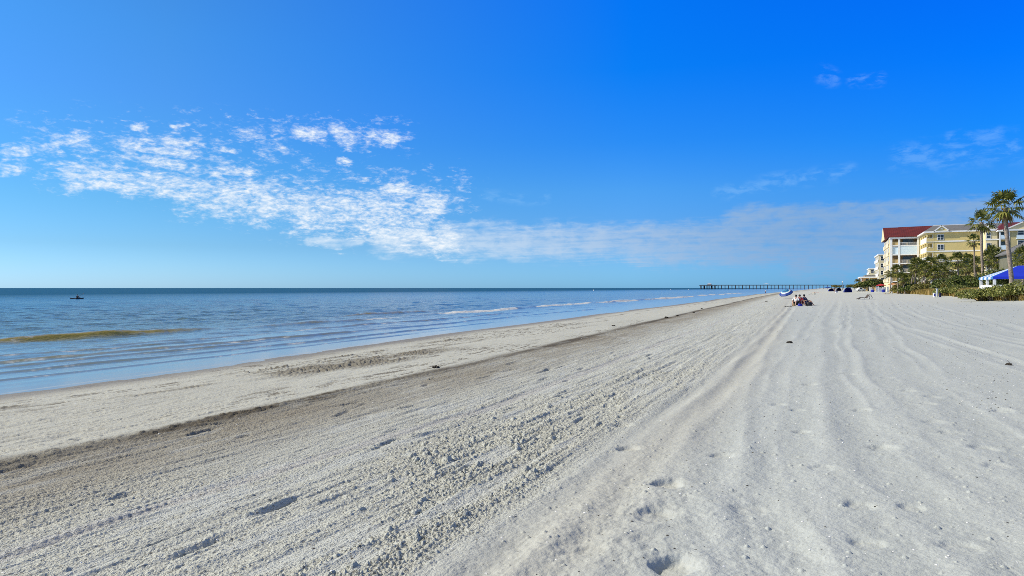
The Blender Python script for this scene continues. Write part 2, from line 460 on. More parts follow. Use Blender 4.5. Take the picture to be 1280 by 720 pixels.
    Z += (low-dash0*.012)*lower*det*(1-ss(2.0, .4, s)*.9)
    # smooth sand: crumbs and faint wind ripple
    sm = np.zeros_like(X); sm[n] = clods(xs*34, ys*34, 101, .018)/34*.6+.006*fbm(xs*7, ys*5, 103, 3)+.0042*fbm(xs*24, ys*24, 105, 3)+.004*np.abs(fbm(xs*2.2, ys*9, 107, 3))
    Z += sm*inner*det
    # gentle lumps of disturbed sand close by, left of the footprints
    dist = np.exp(-(((X+1.55)/.8)**2+((Y-4.8)/2.2)**2))+.6*np.exp(-(((X+.3)/.5)**2+((Y-4.3)/1.2)**2))
    tmp = np.zeros_like(X); tmp[n] = fbm(xs*5, ys*4, 111, 4, .6)*.05; Z += tmp*dist*det*.42
    # wheel ruts
    yy = np.clip(Y, 0, 160)
    rut = np.zeros_like(X)
    for pts, w, dep in TR:
        ty, tx = zip(*pts)
        t0 = np.interp(yy, ty, tx)+.05*np.sin(Y*.9+pts[0][1]*7)
        amp = np.clip(.75+1.0*vnoise(Y*.35, np.full_like(Y, pts[0][1]), 121), .15, 1.2)*(Y > 0)
        u = (X-t0)/w
        Z += .8*dep*amp*(-np.exp(-u**2*1.6)+.75*np.exp(-(np.abs(u)-1.45)**2*4))*np.clip(1.5-cell/2.5, .0, 1)
        rut = np.maximum(rut, np.exp(-(np.abs(u)-1.45)**2*3)*amp)
    # pale flattened drag marks left by the rake
    dm = np.zeros_like(X); dm[n] = ss(.20, .34, fbm(xs*4.2, ys*.75, 171, 3))
    Z = Z-dm*rough*cl*det*1.0
    dk = np.zeros_like(X); dk[n] = ss(.16, .34, fbm(xs*7.5, ys*.6, 173, 3))
    Z -= dk*rough*.008*det2
    # tread print of a beach tractor tyre
    ty = -5.15+np.interp(yy, [0, 5, 10, 40, 160], [-.35, -.2, .18, -.6, -6])
    u = (X-ty)/.13
    tread = np.exp(-u**6)*(Y > 0)
    chev = (.0035*np.clip(1.3-cell/.03, 0, 1))*np.sin(2*math.pi*(Y-np.abs(X-ty)*.6)/.085)
    keep = 1-tread*.9
    Z = Z*1.0-tread*det2*(cl*rough*det*1.2*.9+.012)+tread*chev*det
    u2 = (X-ty-1.55)/.13; tr2 = np.exp(-u2**6)*np.clip(vnoise(Y*.8, Y*0, 131)*3+.3, 0, 1)
    Z += tr2*(chev*.7-.008)*det
    # footprints
    for fx, fy, h, L, dep in FOOT:
        k = np.abs(X-fx)+np.abs(Y-fy) < 1.0
        if not k.any(): continue
        dx, dy = X[k]-fx, Y[k]-fy
        a = dx*math.sin(h)+dy*math.cos(h); b = dx*math.cos(h)-dy*math.sin(h)
        wid = .46*L*(1-.25*np.clip(a/L, -.5, .5))
        r = np.sqrt((a/(.52*L))**2+(b/wid)**2)+.16*fbm(X[k]*11, Y[k]*11, 141, 2)
        Z[k] += -.85*dep*(1-ss(.5, .98, r))*(1+.28*np.clip(-b/wid, -1, 1))+dep*.12*np.exp(-((r-1.3)/.25)**2)
    # drag scoops in the raked strip
    rs = np.random.default_rng(5)
    for i in range(60):
        fx, fy = rs.uniform(-8.6, -2.3), rs.uniform(3.5, 20)
        L, w, dep = rs.uniform(.12, .38), rs.uniform(.025, .05), rs.uniform(.015, .035)
        k = np.abs(X-fx)+np.abs(Y-fy) < .9
        if not k.any(): continue
        dx, dy = X[k]-fx, Y[k]-fy; h = rs.normal(.05, .15)
        a = dx*math.sin(h)+dy*math.cos(h); b = dx*math.cos(h)-dy*math.sin(h)
        Z[k] += dep*(-np.exp(-(a/L)**4-(b/w)**2)+.6*np.exp(-(a/L)**4-((b+w*2)/w)**2))
    # ---- albedo (dry shell sand, raked damp sand, weed, wet margin)
    def C(*c): return np.array(c)[None, None, :]
    def mixc(c, f, d): return c*(1-f[..., None])+d*f[..., None]
    big = fbm(X*.35, Y*.12, 151, 4); mid = fbm(X*1.3, Y*.35, 153, 3)
    col = np.ones(X.shape+(1,))*C(.415, .438, .415)
    col = mixc(col, np.clip(.5+big, 0, 1)*.5, C(.455, .472, .44))
    col = mixc(col, ss(30, 120, Y)*.8, C(.52, .52, .465))
    col = mixc(col, rut*inner*.3, C(.51, .53, .505))
    col = mixc(col, rough, C(.51, .515, .455)*(1+.10*mid[..., None]))
    brown = ss(-9.6, -9.1, x)*(1-ss(-8.2, -5.3, x))*(.8+.5*mid)
    far = ss(10, 40, Y)
    col = mixc(col, np.clip(brown*(.82+.18*far), 0, .95), C(.215, .18, .125))
    col = mixc(col, np.clip(rough*ss(-4.6, -7.0, x)*.2, 0, 1), C(.36, .335, .265))
    col = mixc(col, lower, C(.465, .46, .395)*(1+.12*big[..., None]))
    col = mixc(col, np.clip(wr*(1.0+1.2*mid), 0, 1)*.92, C(.095, .078, .052))
    col = mixc(col, np.clip(weed*1.3, 0, 1)*.75, C(.12, .10, .07))
    col = mixc(col, dm*rough*(.55-.3*ss(-5.5, -7.5, x)), C(.56, .57, .52))
    col = mixc(col, tread*.7*rough, C(.47, .46, .43))
    wet = ss(2.3, .3, s+.35*fbm(Y*.5, X*.5, 161, 3))
    dash = np.zeros_like(X); dash[n] = ss(.17, .36, fbm(xs*8.5, ys*1.7, 181, 4, .62))*np.clip(.5+2.2*fbm(xs*.7, ys*.2, 183, 2), .1, 1)
    col = mixc(col, dash*lower*.85, C(.13, .11, .08))
    col = mixc(col, np.exp(-((x+1.75)/.6)**2)*.55, C(.43, .41, .345))
    col = mixc(col, wet*.85, C(.20, .175, .14))
    col = mixc(col, ss(15, 18, X-(Y-76)*.02)*ss(40, 75, Y)*0+ss(40, 60, X), C(.30, .28, .2))
    col = np.clip(col, .01, .9)
    grain = np.clip(rough+.45*lower+.3*inner, 0, 1)
    return Z, {'sand_col': col, 'wet': wet, 'grain': grain}

def sand_material():
    m, g, b = new_mat('shell_sand'); nt = m.node_tree
    ac = nt.nodes.new('ShaderNodeAttribute'); ac.attribute_name = 'sand_col'
    aw = nt.nodes.new('ShaderNodeAttribute'); aw.attribute_name = 'wet'
    ag = nt.nodes.new('ShaderNodeAttribute'); ag.attribute_name = 'grain'
    geo = nt.nodes.new('ShaderNodeNewGeometry'); pos = geo.outputs['Position']
    n1 = g.noise(pos, 60, 4, .7); n2 = g.noise(pos, 7, 4, .6)
    n4 = g.noise(g.mapping(pos, (2.2, .35, 1)), 1.6, 4, .6)
    k = g.add(.66, g.add(g.mul(n1, .40), g.add(g.mul(n2, .14), g.mul(n4, .14))))
    # bits of dark shell and weed mixed into the raked sand
    n3 = g.noise(g.mapping(pos, (1, .6, 1)), 38, 2, .5)
    speck = g.mul(g.step(n3, .60, .68), g.mul(g.m('POWER', ag.outputs['Fac'], 1.5), .7))
    c = g.mix(1.0, ac.outputs['Color'], g.comb(k, k, k), 'MULTIPLY')
    c = g.mix(speck, c, (.11, .10, .085))
    nt.links.new(c, b.inputs['Base Color'])
    nt.links.new(g.step(aw.outputs['Fac'], 0, 1, .95, .6), b.inputs['Roughness'])
    b.inputs['Specular IOR Level'].default_value = .25
    bn = nt.nodes.new('ShaderNodeBump'); bn.inputs['Distance'].default_value = .03
    nt.links.new(g.step(ag.outputs['Fac'], 0, 1, .10, .95), bn.inputs['Strength'])
    hb = g.add(g.noise(pos, 45, 3, .65), g.mul(g.noise(g.mapping(pos, (1, .5, 1)), 11, 3, .6), 1.2))
    nt.links.new(hb, bn.inputs['Height']); nt.links.new(bn.outputs[0], b.inputs['Normal'])
    return m
def sand_radii():
    r = [2.8]
    while r[-1] < 26000:
        x = r[-1]; h = max(.0085, .33*x*x/1161)
        if x > 30: h = min(h, x*.03)
        r.append(x+h)
    return np.array(r)
sand = sheet('sand', sand_radii(), fan_angles(-41, 41, 1180), sand_fun, sand_material())
tag(sand, kind='structure')

# ------------------------------------------------------------------ sea
CREST = [  # crest X as offset from -33.3 base etc: (X0, drift per Y, y0, y1, soft, height, back width, front width)
    (-32.4, -.035, 2, 26, 5, .27, .8, .36), (-36.2, -.02, 47, 60, 5, .20, .8, .36), (-31.9, -.008, 32, 44, 5, .10, .8, .35),
    (-29.6, -.055, 47, 110, 10, .13, .9, .4), (-33.6, -.006, 112, 190, 15, .30, 1.2, .5), (-36.5, -.004, 215, 330, 30, .30, 1.5, .6),
    (-24.4, .02, 0, 36, 8, .095, .7, .20), (-27.3, .0, 22, 60, 8, .07, .7, .2), (-21.0, -.01, 0, 40, 9, .055, .5, .11), (-19.3, -.02, 0, 30, 8, .035, .4, .08), (-22.4, -.03, 36, 75, 9, .06, .5, .13), (-26.2, -.01, 0, 22, 6, .06, .6, .16), (-22.7, .0, 2, 26, 5, .045, .5, .12),
    (-44, -.02, -20, 70, 25, .06, 2.5, 1.4), (-58, 0, -20, 120, 40, .05, 4, 2.5), (-48, -.03, 70, 200, 30, .10, 3, 1.5)]
def sea_fun(X, Y, rr, cell):
    s = X-shore(Y); depth = np.clip(-s, 0, None)
    Z = np.zeros_like(X)
    amp = .45*ss(.6, 9, depth)+.55*ss(6, 26, depth)
    wob = 1.1*fbm(Y*.07, X*.02, 7, 3)+.35*fbm(Y*.33, X*.05, 9, 2)
    foam = np.zeros_like(X); face = np.zeros_like(X)
    for i, (x0, dr, y0, y1, so, h, wb, wf) in enumerate(CREST):
        k = ss(y0-so, y0+so*.3, Y)*(1-ss(y1-so*.6, y1+so, Y))
        t = X-(x0+dr*Y)-wob*(.55 if h > .05 else .3)*(1 if h < .2 else .5)-.2*vnoise(Y*.5, Y*0, 200+i)
        hh = h*k*(.8+.5*vnoise(Y*.22, Y*0, 230+i))
        prof = np.where(t < 0, np.exp(-(t/wb)**2), np.exp(-(t/wf)**2))
        Z += hh*prof-hh*.18*np.exp(-((t-wf*2.4)/wf)**2)
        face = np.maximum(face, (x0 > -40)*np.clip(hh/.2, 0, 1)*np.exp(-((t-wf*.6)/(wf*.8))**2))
        if h >= .10 and x0 > -40:
            fb = np.exp(-((t-wf*.6)/(wf*1.6))**2)
            brk = np.clip(2.4*vnoise(Y*.16, Y*0, 260+i)+(.30 if i == 3 else .95 if i in (4, 5) else -.75), 0, 1)
            foam = np.maximum(foam, fb*brk*k)
        elif h < .1 and x0 > -31:
            foam = np.maximum(foam, .30*np.exp(-((t-wf*1.2)/(wf*.9))**2)*k)
    rs = np.random.default_rng(3)
    for i in range(60):
        lam = .24*(6.0/.24)**rs.random(); th = rs.normal(.0, .5); ph = rs.uniform(0, 6.28)
        kx, ky = math.cos(th)*2*math.pi/lam, math.sin(th)*2*math.pi/lam
        a = .0044*lam**.85*np.clip(1.25-2.6*cell/lam, 0, 1)
        a = a*(1.0+1.3*vnoise(X*.12+i, Y*.12, 300+i))
        Z += a*amp*np.sin(kx*X+ky*Y+ph)
    calm = ss(.2, 3.0, depth)
    Z += .006*calm*np.sin((X-shore(Y))*7+2*fbm(Y*.4, X*.4, 310, 2))*(1-amp)*np.clip(1.2-cell/.25, 0, 1)
    fr = fbm(X*5.5, Y*1.6, 321, 3)
    foam = ss(.32, .62, foam+fr*.55)*np.clip(foam*3, 0, 1)
    edge = np.exp(-((depth-.10-.15*vnoise(Y*.9, Y*0, 330))/.07)**2)*.7*np.clip(1+1.5*vnoise(Y*2.1, Y*0, 333), 0, 1)
    foam = np.clip(foam+edge*0.6, 0, 1)
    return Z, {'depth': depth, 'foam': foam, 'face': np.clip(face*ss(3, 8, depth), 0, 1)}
def sea_material():
    m, g, b = new_mat('sea_water'); nt = m.node_tree
    ad = nt.nodes.new('ShaderNodeAttribute'); ad.attribute_name = 'depth'
    af = nt.nodes.new('ShaderNodeAttribute'); af.attribute_name = 'foam'
    geo = nt.nodes.new('ShaderNodeNewGeometry'); pos = geo.outputs['Position']
    big = g.noise(g.mapping(pos, (.012, .0035, 1)), 1.0, 4, .6)
    dep = g.add(ad.outputs['Fac'], g.mul(g.sub(big, .5), 60.0))
    dep = g.mn(dep, g.mul(ad.outputs['Fac'], 1.6))
    c = g.ramp(g.m('DIVIDE', dep, 120.0, clamp=True), [(0, (.26, .235, .18)), (.02, (.20, .235, .21)), (.06, (.17, .215, .195)), (.135, (.145, .21, .20)), (.21, (.12, .195, .20)), (.5, (.07, .15, .185)), (1, (.009, .080, .165))])
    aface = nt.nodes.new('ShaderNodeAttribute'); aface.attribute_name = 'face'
    c = g.mix(aface.outputs['Fac'], c, (.36, .27, .055))         # sandy water, with light coming through the wave painted into its colour
    fn = g.noise(g.mapping(pos, (9, 3, 1)), 1.0, 4, .7)
    fo = g.m('MULTIPLY', af.outputs['Fac'], g.step(fn, .3, .55, .35, 1.0), clamp=True)
    aface2 = aface.outputs['Fac']
    calm = g.mul(g.step(ad.outputs['Fac'], .4, 22.0, .05, 1.0), g.m('MULTIPLY_ADD', aface2, -.6, 1.0))
    w1 = g.noise(g.mapping(pos, (1.0, .38, 1)), 1.5, 4, .62)
    w2 = g.noise(g.mapping(pos, (1.0, .45, 1)), .35, 3, .6)
    w3 = g.noise(g.mapping(pos, (1.0, .5, 1)), 7.0, 3, .6)
    bn = nt.nodes.new('ShaderNodeBump'); bn.inputs['Distance'].default_value = 1.0
    nt.links.new(calm, bn.inputs['Strength'])
    h = g.add(g.add(g.mul(w1, .15), g.mul(w2, .22)), g.mul(w3, .055))
    nt.links.new(h, bn.inputs['Height'])
    # a wind-roughened surface mirrors less at a glancing view than flat water would
    lw = nt.nodes.new('ShaderNodeFresnel'); lw.inputs['IOR'].default_value = 1.33; nt.links.new(bn.outputs[0], lw.inputs['Normal'])
    cap = g.step(dep, 10.0, 260.0, .95, .10)
    fac = g.mul(g.mn(lw.outputs[0], cap), g.sub(1.0, fo))
    df = nt.nodes.new('ShaderNodeBsdfDiffuse'); nt.links.new(g.mix(fo, c, (.66, .66, .64)), df.inputs['Color'])
    gl = nt.nodes.new('ShaderNodeBsdfGlossy'); gl.inputs['Roughness'].default_value = .12; gl.inputs['Color'].default_value = (1, 1, 1, 1)
    nt.links.new(bn.outputs[0], gl.inputs['Normal']); nt.links.new(bn.outputs[0], df.inputs['Normal'])
    mx = nt.nodes.new('ShaderNodeMixShader'); nt.links.new(fac, mx.inputs[0]); nt.links.new(df.outputs[0], mx.inputs[1]); nt.links.new(gl.outputs[0], mx.inputs[2])
    nt.links.new(mx.outputs[0], nt.nodes['Material Output'].inputs['Surface'])
    nt.nodes.remove(b)
    return m
def sea_radii():
    r = [9.0]
    while r[-1] < 60000:
        x = r[-1]; h = .33*x*x/1640
        h = max(.03, min(h, .12 if x < 62 else .12+(x-62)**1.35*.0016))
        r.append(x+h)
    return np.array(r)
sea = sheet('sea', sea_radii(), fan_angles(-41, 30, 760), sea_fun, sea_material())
tag(sea, kind='structure')
def off(o):
    v = Vector((0, 0, 0))
    while o is not None: v += o.location; o = o.parent
    return v
class WB(MB):
    """builder working in world coordinates; the mesh is stored relative to its parent"""
    def build(s, name, m, parent=None, **k):
        d = off(parent); s.v = [(a-d.x, b-d.y, c-d.z) for a, b, c in s.v]
        return MB.build(s, name, m, parent, **k)

M_white = mat('white_paint', (.78, .78, .76), .5, .05)
M_cream = mat('cream_stucco', (.70, .60, .36), .85, .06, .4, bump=.2)
M_yellow = mat('yellow_stucco', (.60, .48, .20), .85, .07, .35, bump=.2)
M_tan = mat('tan_stucco', (.50, .36, .16), .85, .1, .5)
M_olive = mat('olive_siding', (.17, .165, .11), .8, .1, .5)
M_dark = mat('dark_interior', (.035, .032, .03), .7, .3, .6)
M_rail = mat('pale_blue_panel', (.62, .74, .80), .45, .04)
M_grey = mat('grey_shingle', (.16, .155, .145), .8, .18, 2.5, bump=.3, bscale=8)
M_glass = mat('window_glass', (.03, .04, .05), .12, .2)
M_conc = mat('pale_concrete', (.55, .53, .48), .8, .1, .6)
M_black = mat('black_fabric', (.02, .02, .022), .7, .3)
def red_roof_mat():
    m, g, b = new_mat('red_metal_roof'); nt = m.node_tree
    tc = nt.nodes.new('ShaderNodeTexCoord')
    x = g.xyz(tc.outputs['Object'])
    n = g.noise(tc.outputs['Object'], .5, 4)
    c = g.mix(g.step(n, .3, .7), (.10, .010, .011), (.145, .015, .015))
    nt.links.new(c, b.inputs['Base Color']); b.inputs['Roughness'].default_value = .7
    rib = g.step(g.m('PINGPONG', x[0], .3), .24, .29)
    bn = nt.nodes.new('ShaderNodeBump'); bn.inputs['Distance'].default_value = .05
    nt.links.new(rib, bn.inputs['Height']); nt.links.new(bn.outputs[0], b.inputs['Normal'])
    return m
M_red = red_roof_mat()

def window(root, x0, x1, z0, z1, y, face='s', mul=2, frame=M_white):
    """framed window standing proud of a wall; face 's' looks along -Y, 'w' along -X"""
    f = WB(); t = .11
    def bx(u0, w0, u1, w1, d0, d1):
        if face == 's': f.box(u0, y-d1, w0, u1, y-d0, w1)
        else: f.box(y-d1, u0, w0, y-d0, u1, w1)
    bx(x0-t, z0-t, x1+t, z0, .003, .10); bx(x0-t, z1, x1+t, z1+t, .003, .10)
    bx(x0-t, z0, x0, z1, .003, .10); bx(x1, z0, x1+t, z1, .003, .10)
    for i in range(1, mul):
        c = x0+(x1-x0)*i/mul; bx(c-.035, z0, c+.035, z1, .003, .08)
    bx(x0, (z0+z1)/2-.03, x1, (z0+z1)/2+.03, .003, .078)
    fo = f.build('window', frame, root)
    p = WB()
    if face == 's': p.box(x0, y-.04, z0, x1, y-.004, z1)
    else: p.box(y-.04, x0, z0, y-.004, x1, z1)
    p.build('pane', M_glass, fo)
    return fo

# ---------------------------------------------------------------- the red and grey roofed hotel
def hotel():
    ze, g0 = 18.2, 1.2
    root = thing('beach_hotel', 'yellow beachfront hotel with red and grey roofs and white balconies behind the tallest palms', 'hotel', (31, 246, g0))
    slabs = [15.7, 12.9, 10.1, 7.3, 4.5]
    # wing nearest the sea
    ax0, ax1, ay0, ay1 = 16.6, 24.6, 245.3, 274.0
    w = WB()
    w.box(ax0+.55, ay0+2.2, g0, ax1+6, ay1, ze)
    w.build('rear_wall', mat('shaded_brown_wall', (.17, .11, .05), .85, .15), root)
    w = WB()
    for z in slabs: w.box(ax0, ay0, z-.22, ax1-.02, ay0+2.195, z+.12)
    w.box(ax0-.25, ay0-.3, ze-.35, ax1-.02, ay0+2.195, ze+.28)
    w.build('balcony_slab', M_white, root)
    for cx in (16.9, 19.05, 24.2):
        c = WB(); c.box(cx-.28, ay0-.06, g0, cx+.28, ay0+.5, ze-.36); c.build('column', M_white, root)
    for i, z in enumerate([15.7, 12.9, 10.1, 7.3, 4.5, 1.7]):
        top = (slabs[i-1] if i else ze-.13)-.24
        nar = WB(); nar.box(17.2, ay0+.25, z+.13, 18.76, ay0+.42, z+(1.25 if i != 1 else 2.4)); nar.build('parapet', M_tan if i != 1 else M_rail, root)
        wd = WB()
        if i == 1: wd.box(19.34, ay0+.05, z+.13, 23.9, ay0+.15, top-.01)
        elif i > 0:
            wd.box(19.34, ay0+.1, z+1.05, 23.9, ay0+.16, z+1.13)
            for k in range(24): wd.box(19.4+k*.19, ay0+.11, z+.13, 19.44+k*.19, ay0+.15, z+1.05)
        else:
            wd.box(19.34, ay0+.1, z+.95, 23.9, ay0+.16, z+1.03)
            for k in range(24): wd.box(19.4+k*.19, ay0+.11, z+.13, 19.44+k*.19, ay0+.15, z+.95)
        wd.build('shutter' if i == 1 else 'railing', M_rail if i == 1 else M_white, root)
        d = WB(); d.box(20.2, ay0+2.08, z+.15, 23.2, ay0+2.195, z+2.25); d.build('glass_door', M_glass, root)
        ch = WB(); ch.box(21.0, ay0+1.2, z+.13, 21.6, ay0+1.7, z+.55); ch.box(21.0, ay0+1.65, z+.55, 21.6, ay0+1.72, z+1.0)
        if i in (0, 2, 3): ch.build('patio_chair', M_tan, root)
    # its sea side
    w = WB(); w.box(ax0, ay0+2.2, g0, ax0+.54, ay1, ze); w.build('sea_wall', M_cream, root)
    w = WB()
    for z in slabs:
        for k in range(4):
            y0 = ay0+4.2+k*6.3
            w.box(ax0-.28, y0, z-.2, ax0-.004, y0+4.6, z); w.box(ax0-.28, y0, z, ax0-.2, y0+4.6, z+1.0)
    w.build('sea_balcony', mat('cream_white', (.72, .64, .46), .7, .06), root)
    for z in slabs:
        for k in range(4):
            y0 = ay0+4.8+k*6.3; window(root, y0, y0+3.2, z+.2, z+2.2, ax0, 'w', 3)
    # red roofs: hipped block, then a gable further along
    rr = WB(); rz = 22.0; o = .6
    e = [(ax0-o, ay0-o, ze+.29), (36, ay0-o, ze+.29), (36, 258.6, ze+.29), (ax0-o, 258.6, ze+.29)]
    a, b = (19.3, 252.2, rz), (33, 252.2, rz+.2)
    rr.slab([e[0], e[1], b, a], .18); rr.slab([e[2], e[3], a, b], .18); rr.slab([e[3], e[0], a], .18)
    rr.build('red_roof', M_red, root)
    rr = WB(); rr.prism([(258.8, ze+.3), (274.8, ze+.3), (267.0, 23.1)], 'x', ax0-.7, 30); rr.build('red_roof', M_red, root)
    gb = WB(); gb.prism([(259.2, ze+.32), (274.4, ze+.32), (267.0, 22.8)], 'x', ax0-.82, ax0-.71); gb.build('gable', M_cream, root)
    # the yellow wing that comes forward
    bx0, bx1, by0 = 24.6, 38.0, 228.0
    w = WB(); w.box(bx0+1.9, by0, g0, bx1, 249, ze)
    w.box(bx0, by0+14.5, g0, bx0+1.89, 247.4, ze); w.box(bx0+1.0, by0+1.3, g0, bx0+1.89, by0+14.49, ze)
    w.build('wall', M_yellow, root)
    for i, z in enumerate(slabs+[1.7]):
        top = (slabs[i-1] if i else ze)
        # corner balcony: pier, parapets and the open slots above them
        pp = WB(); pp.box(bx0, by0, z, bx0+1.88, by0+.16, z+.95); pp.build('parapet', M_yellow, root)
        pp = WB(); pp.box(bx0-.06, by0+.17, z-.2, bx0+.1, by0+14.4, z+1.25); pp.build('parapet', M_white, root)
        for q in ((bx0-.02, by0+5.0, bx0+.5, by0+6.5, 1.26), (bx0-.02, by0+9.4, bx0+.5, by0+10.9, 1.26), (bx0-.02, by0+.001, bx0+.4, by0+.5, 1.26), (bx0+1.5, by0-.02, bx0+1.88, by0+.4, .96), (bx0-.02, by0+13.2, bx0+.5, by0+14.4, 1.26)):
            pp = WB(); pp.box(q[0], q[1], z+q[4], q[2], q[3], top-.56); pp.build('wall_pier', M_yellow, root)
        hd = WB(); hd.box(bx0-.04, by0-.03, top-.55, bx0+1.88, by0+14.4, top-.21 if i else top-.01); hd.build('lintel', M_yellow, root)
        fr = WB(); fr.box(bx0+.42, by0-.05, z+.95, bx0+1.5, by0+.05, z+1.05); fr.box(bx0+1.45, by0-.05, z+1.05, bx0+1.53, by0+.05, top-.56)
        fr.build('railing', M_white, root)
        if i < 5:
            bd = WB(); bd.box(bx0+3.0, by0-.12, z-.2, bx1-.02, by0-.003, z+.16); bd.build('string_course', M_white, root)
            bd = WB(); bd.box(bx0-.1, by0-.1, z-.2, bx0+2.99, by0-.004, z-.02); bd.build('string_course', M_white, root)
        window(root, 27.3, 28.75, z+.45, z+1.85, by0, 's', 2)
    ev = WB(); ev.box(bx0-.7, by0-.7, ze, bx1+.2, by0+.5, ze+.4); ev.box(bx0-.7, by0+.51, ze, bx0+.5, 244.6, ze+.4); ev.build('eave', M_white, root)
    gr = WB(); rz = 20.9
    s = [(bx0-.7, by0-.7, ze+.42), (44, by0-.7, ze+.42), (44, 246, ze+.42), (bx0-.7, 246, ze+.42)]
    a, b = (27.2, 237, rz), (44, 237, rz+.15)
    gr.slab([s[0], s[1], b, a], .15); gr.slab([s[2], s[3], a, b], .15); gr.slab([s[3], s[0], a], .15)
    gr.build('grey_roof', M_grey, root)
    rc = WB(); rc.box(27.2, 236.9, rz, 44, 237.1, rz+.2); rc.build('ridge_cap', M_white, root)
    # small gable over the window column
    def gable(cx, hw, y, z0, z1, wm, yb, depth=.35, rm=M_grey):
        t = WB(); t.prism([(cx-hw, z0), (cx+hw, z0), (cx, z1)], 'y', y, y+.3); gg = t.build('gable', wm, root)
        t = WB()
        for sgn in (-1, 1):
            t.slab([(cx+sgn*(hw+.3), y-depth, z0-.12), (cx+sgn*(hw+.3), y+.1, z0-.12), (cx, y+.1, z1+.22), (cx, y-depth, z1+.22)], .28)
        t.box(cx-hw-.3, y-depth, z0-.32, cx+hw+.3, y-.02, z0-.02)
        t.build('gable_trim', M_white, gg)
        t = WB()
        for sgn in (-1, 1):
            t.slab([(cx+sgn*(hw+.3), y+.11, z0), (cx+sgn*(hw+.3), yb, z0+.05), (cx, yb, z1+.26), (cx, y+.11, z1+.26)], .12)
        t.build('gable_roof', rm, gg)
        return gg
    gg = gable(28.2, 1.75, by0-.55, ze+.5, 20.05, M_yellow, 236.5)
    v = WB(); v.box(27.95, by0-.62, 19.05, 28.45, by0-.552, 19.5); v.build('vent', M_white, gg)
    # stepped right part
    w = WB(); w.box(38.02, 224, g0, 40.7, 240, 17.9); w.build('wall', M_cream, root)
    for i, z in enumerate(slabs):
        window(root, 38.25, 39.15, z+.3, z+1.7, 224, 's', 1)
        bd = WB(); bd.box(37.95, 223.88, z-.25, 40.8, 223.997, z+.1); bd.build('string_course', M_white, root)
    ev = WB(); ev.box(37.7, 223.4, 17.91, 41.1, 227.2, 18.35); ev.build('eave', M_white, root)
    gable(39.2, 1.5, 223.7, 18.4, 19.7, M_cream, 236)
    w = WB(); w.box(43.1, 222, g0, 54, 240, 17.6); w.box(40.72, 224.3, g0, 43.09, 240, 17.6); w.build('wall', mat('shaded_yellow_stucco', (.46, .385, .19), .85, .08, .4), root)  # yellow stucco darkened, the wall's shade is put into its colour
    for i, z in enumerate(slabs):
        s = WB(); s.box(40.75, 222.0, z-.2, 43.08, 224.29, z); s.build('balcony_slab', M_white, root)
        s = WB(); s.box(40.75, 221.95, z, 43.08, 222.05, z+.95); s.build('railing', M_rail, root)
        s = WB(); s.box(41.0, 224.2, z+.02, 42.8, 224.297, z+2.1); s.build('glass_door', M_glass, root)
        window(root, 44.9, 47.4, z+.9, z+2.1, 222, 's', 2)
        s = WB(); s.box(44.4, 221.0, z-.3, 50, 221.1, z+.7); s.box(44.4, 221.11, z-.3, 50, 221.995, z-.1); s.build('balcony_wall', M_rail, root)
    for cx in (40.74, 42.82):
        c = WB(); c.box(cx, 221.9, g0, cx+.3, 222.2, 17.55); c.build('column', M_white, root)
    ev = WB(); ev.box(40.3, 221.3, 17.61, 54.4, 225, 18.0); ev.build('eave', M_white, root)
    gable(45.9, 4.3, 221.5, 18.05, 19.9, M_cream, 232, rm=M_red)
    rr = WB(); q = [(40.2, 222.2, 18.02), (60, 222.2, 18.02), (60, 241, 18.02), (40.2, 241, 18.02)]; a, b = (43.5, 231.5, 20.7), (60, 231.5, 20.7)
    rr.slab([q[0], q[1], b, a], .15); rr.slab([q[2], q[3], a, b], .15); rr.slab([q[3], q[0], a], .15); rr.build('red_roof', M_red, root)
    # ground floor plinth and door canopy
    w = WB(); w.box(15.8, 244.2, .6, 24, 245.2, 1.75); w.build('terrace_wall', M_conc, root)
hotel()

# ---------------------------------------------------------------- lower house with the dark gable at the right edge
def house():
    x0, y0 = P(1266, 112); root = thing('gabled_house', 'dark olive house with sloping gable roof behind the blue canopy', 'house', (x0+6, y0+5, 1.4))
    w = WB(); w.prism([(x0, 1.0), (x0+12, 1.0), (x0+12, 8.3), (x0+6, 11.6), (x0, 8.3)], 'y', y0, y0+11); w.build('wall', M_olive, root)
    r = WB()
    for s in (-1, 1):
        cx = x0+6; r.slab([(cx+s*6.6, y0-.5, 8.1), (cx+s*6.6, y0+11.5, 8.1), (cx, y0+11.5, 11.8), (cx, y0-.5, 11.8)], .22)
    r.build('roof', M_grey, root)
    window(root, x0+3.2, x0+4.6, 5.2, 6.6, y0, 's', 2); window(root, x0+7.4, x0+8.8, 5.2, 6.6, y0, 's', 2)
house()

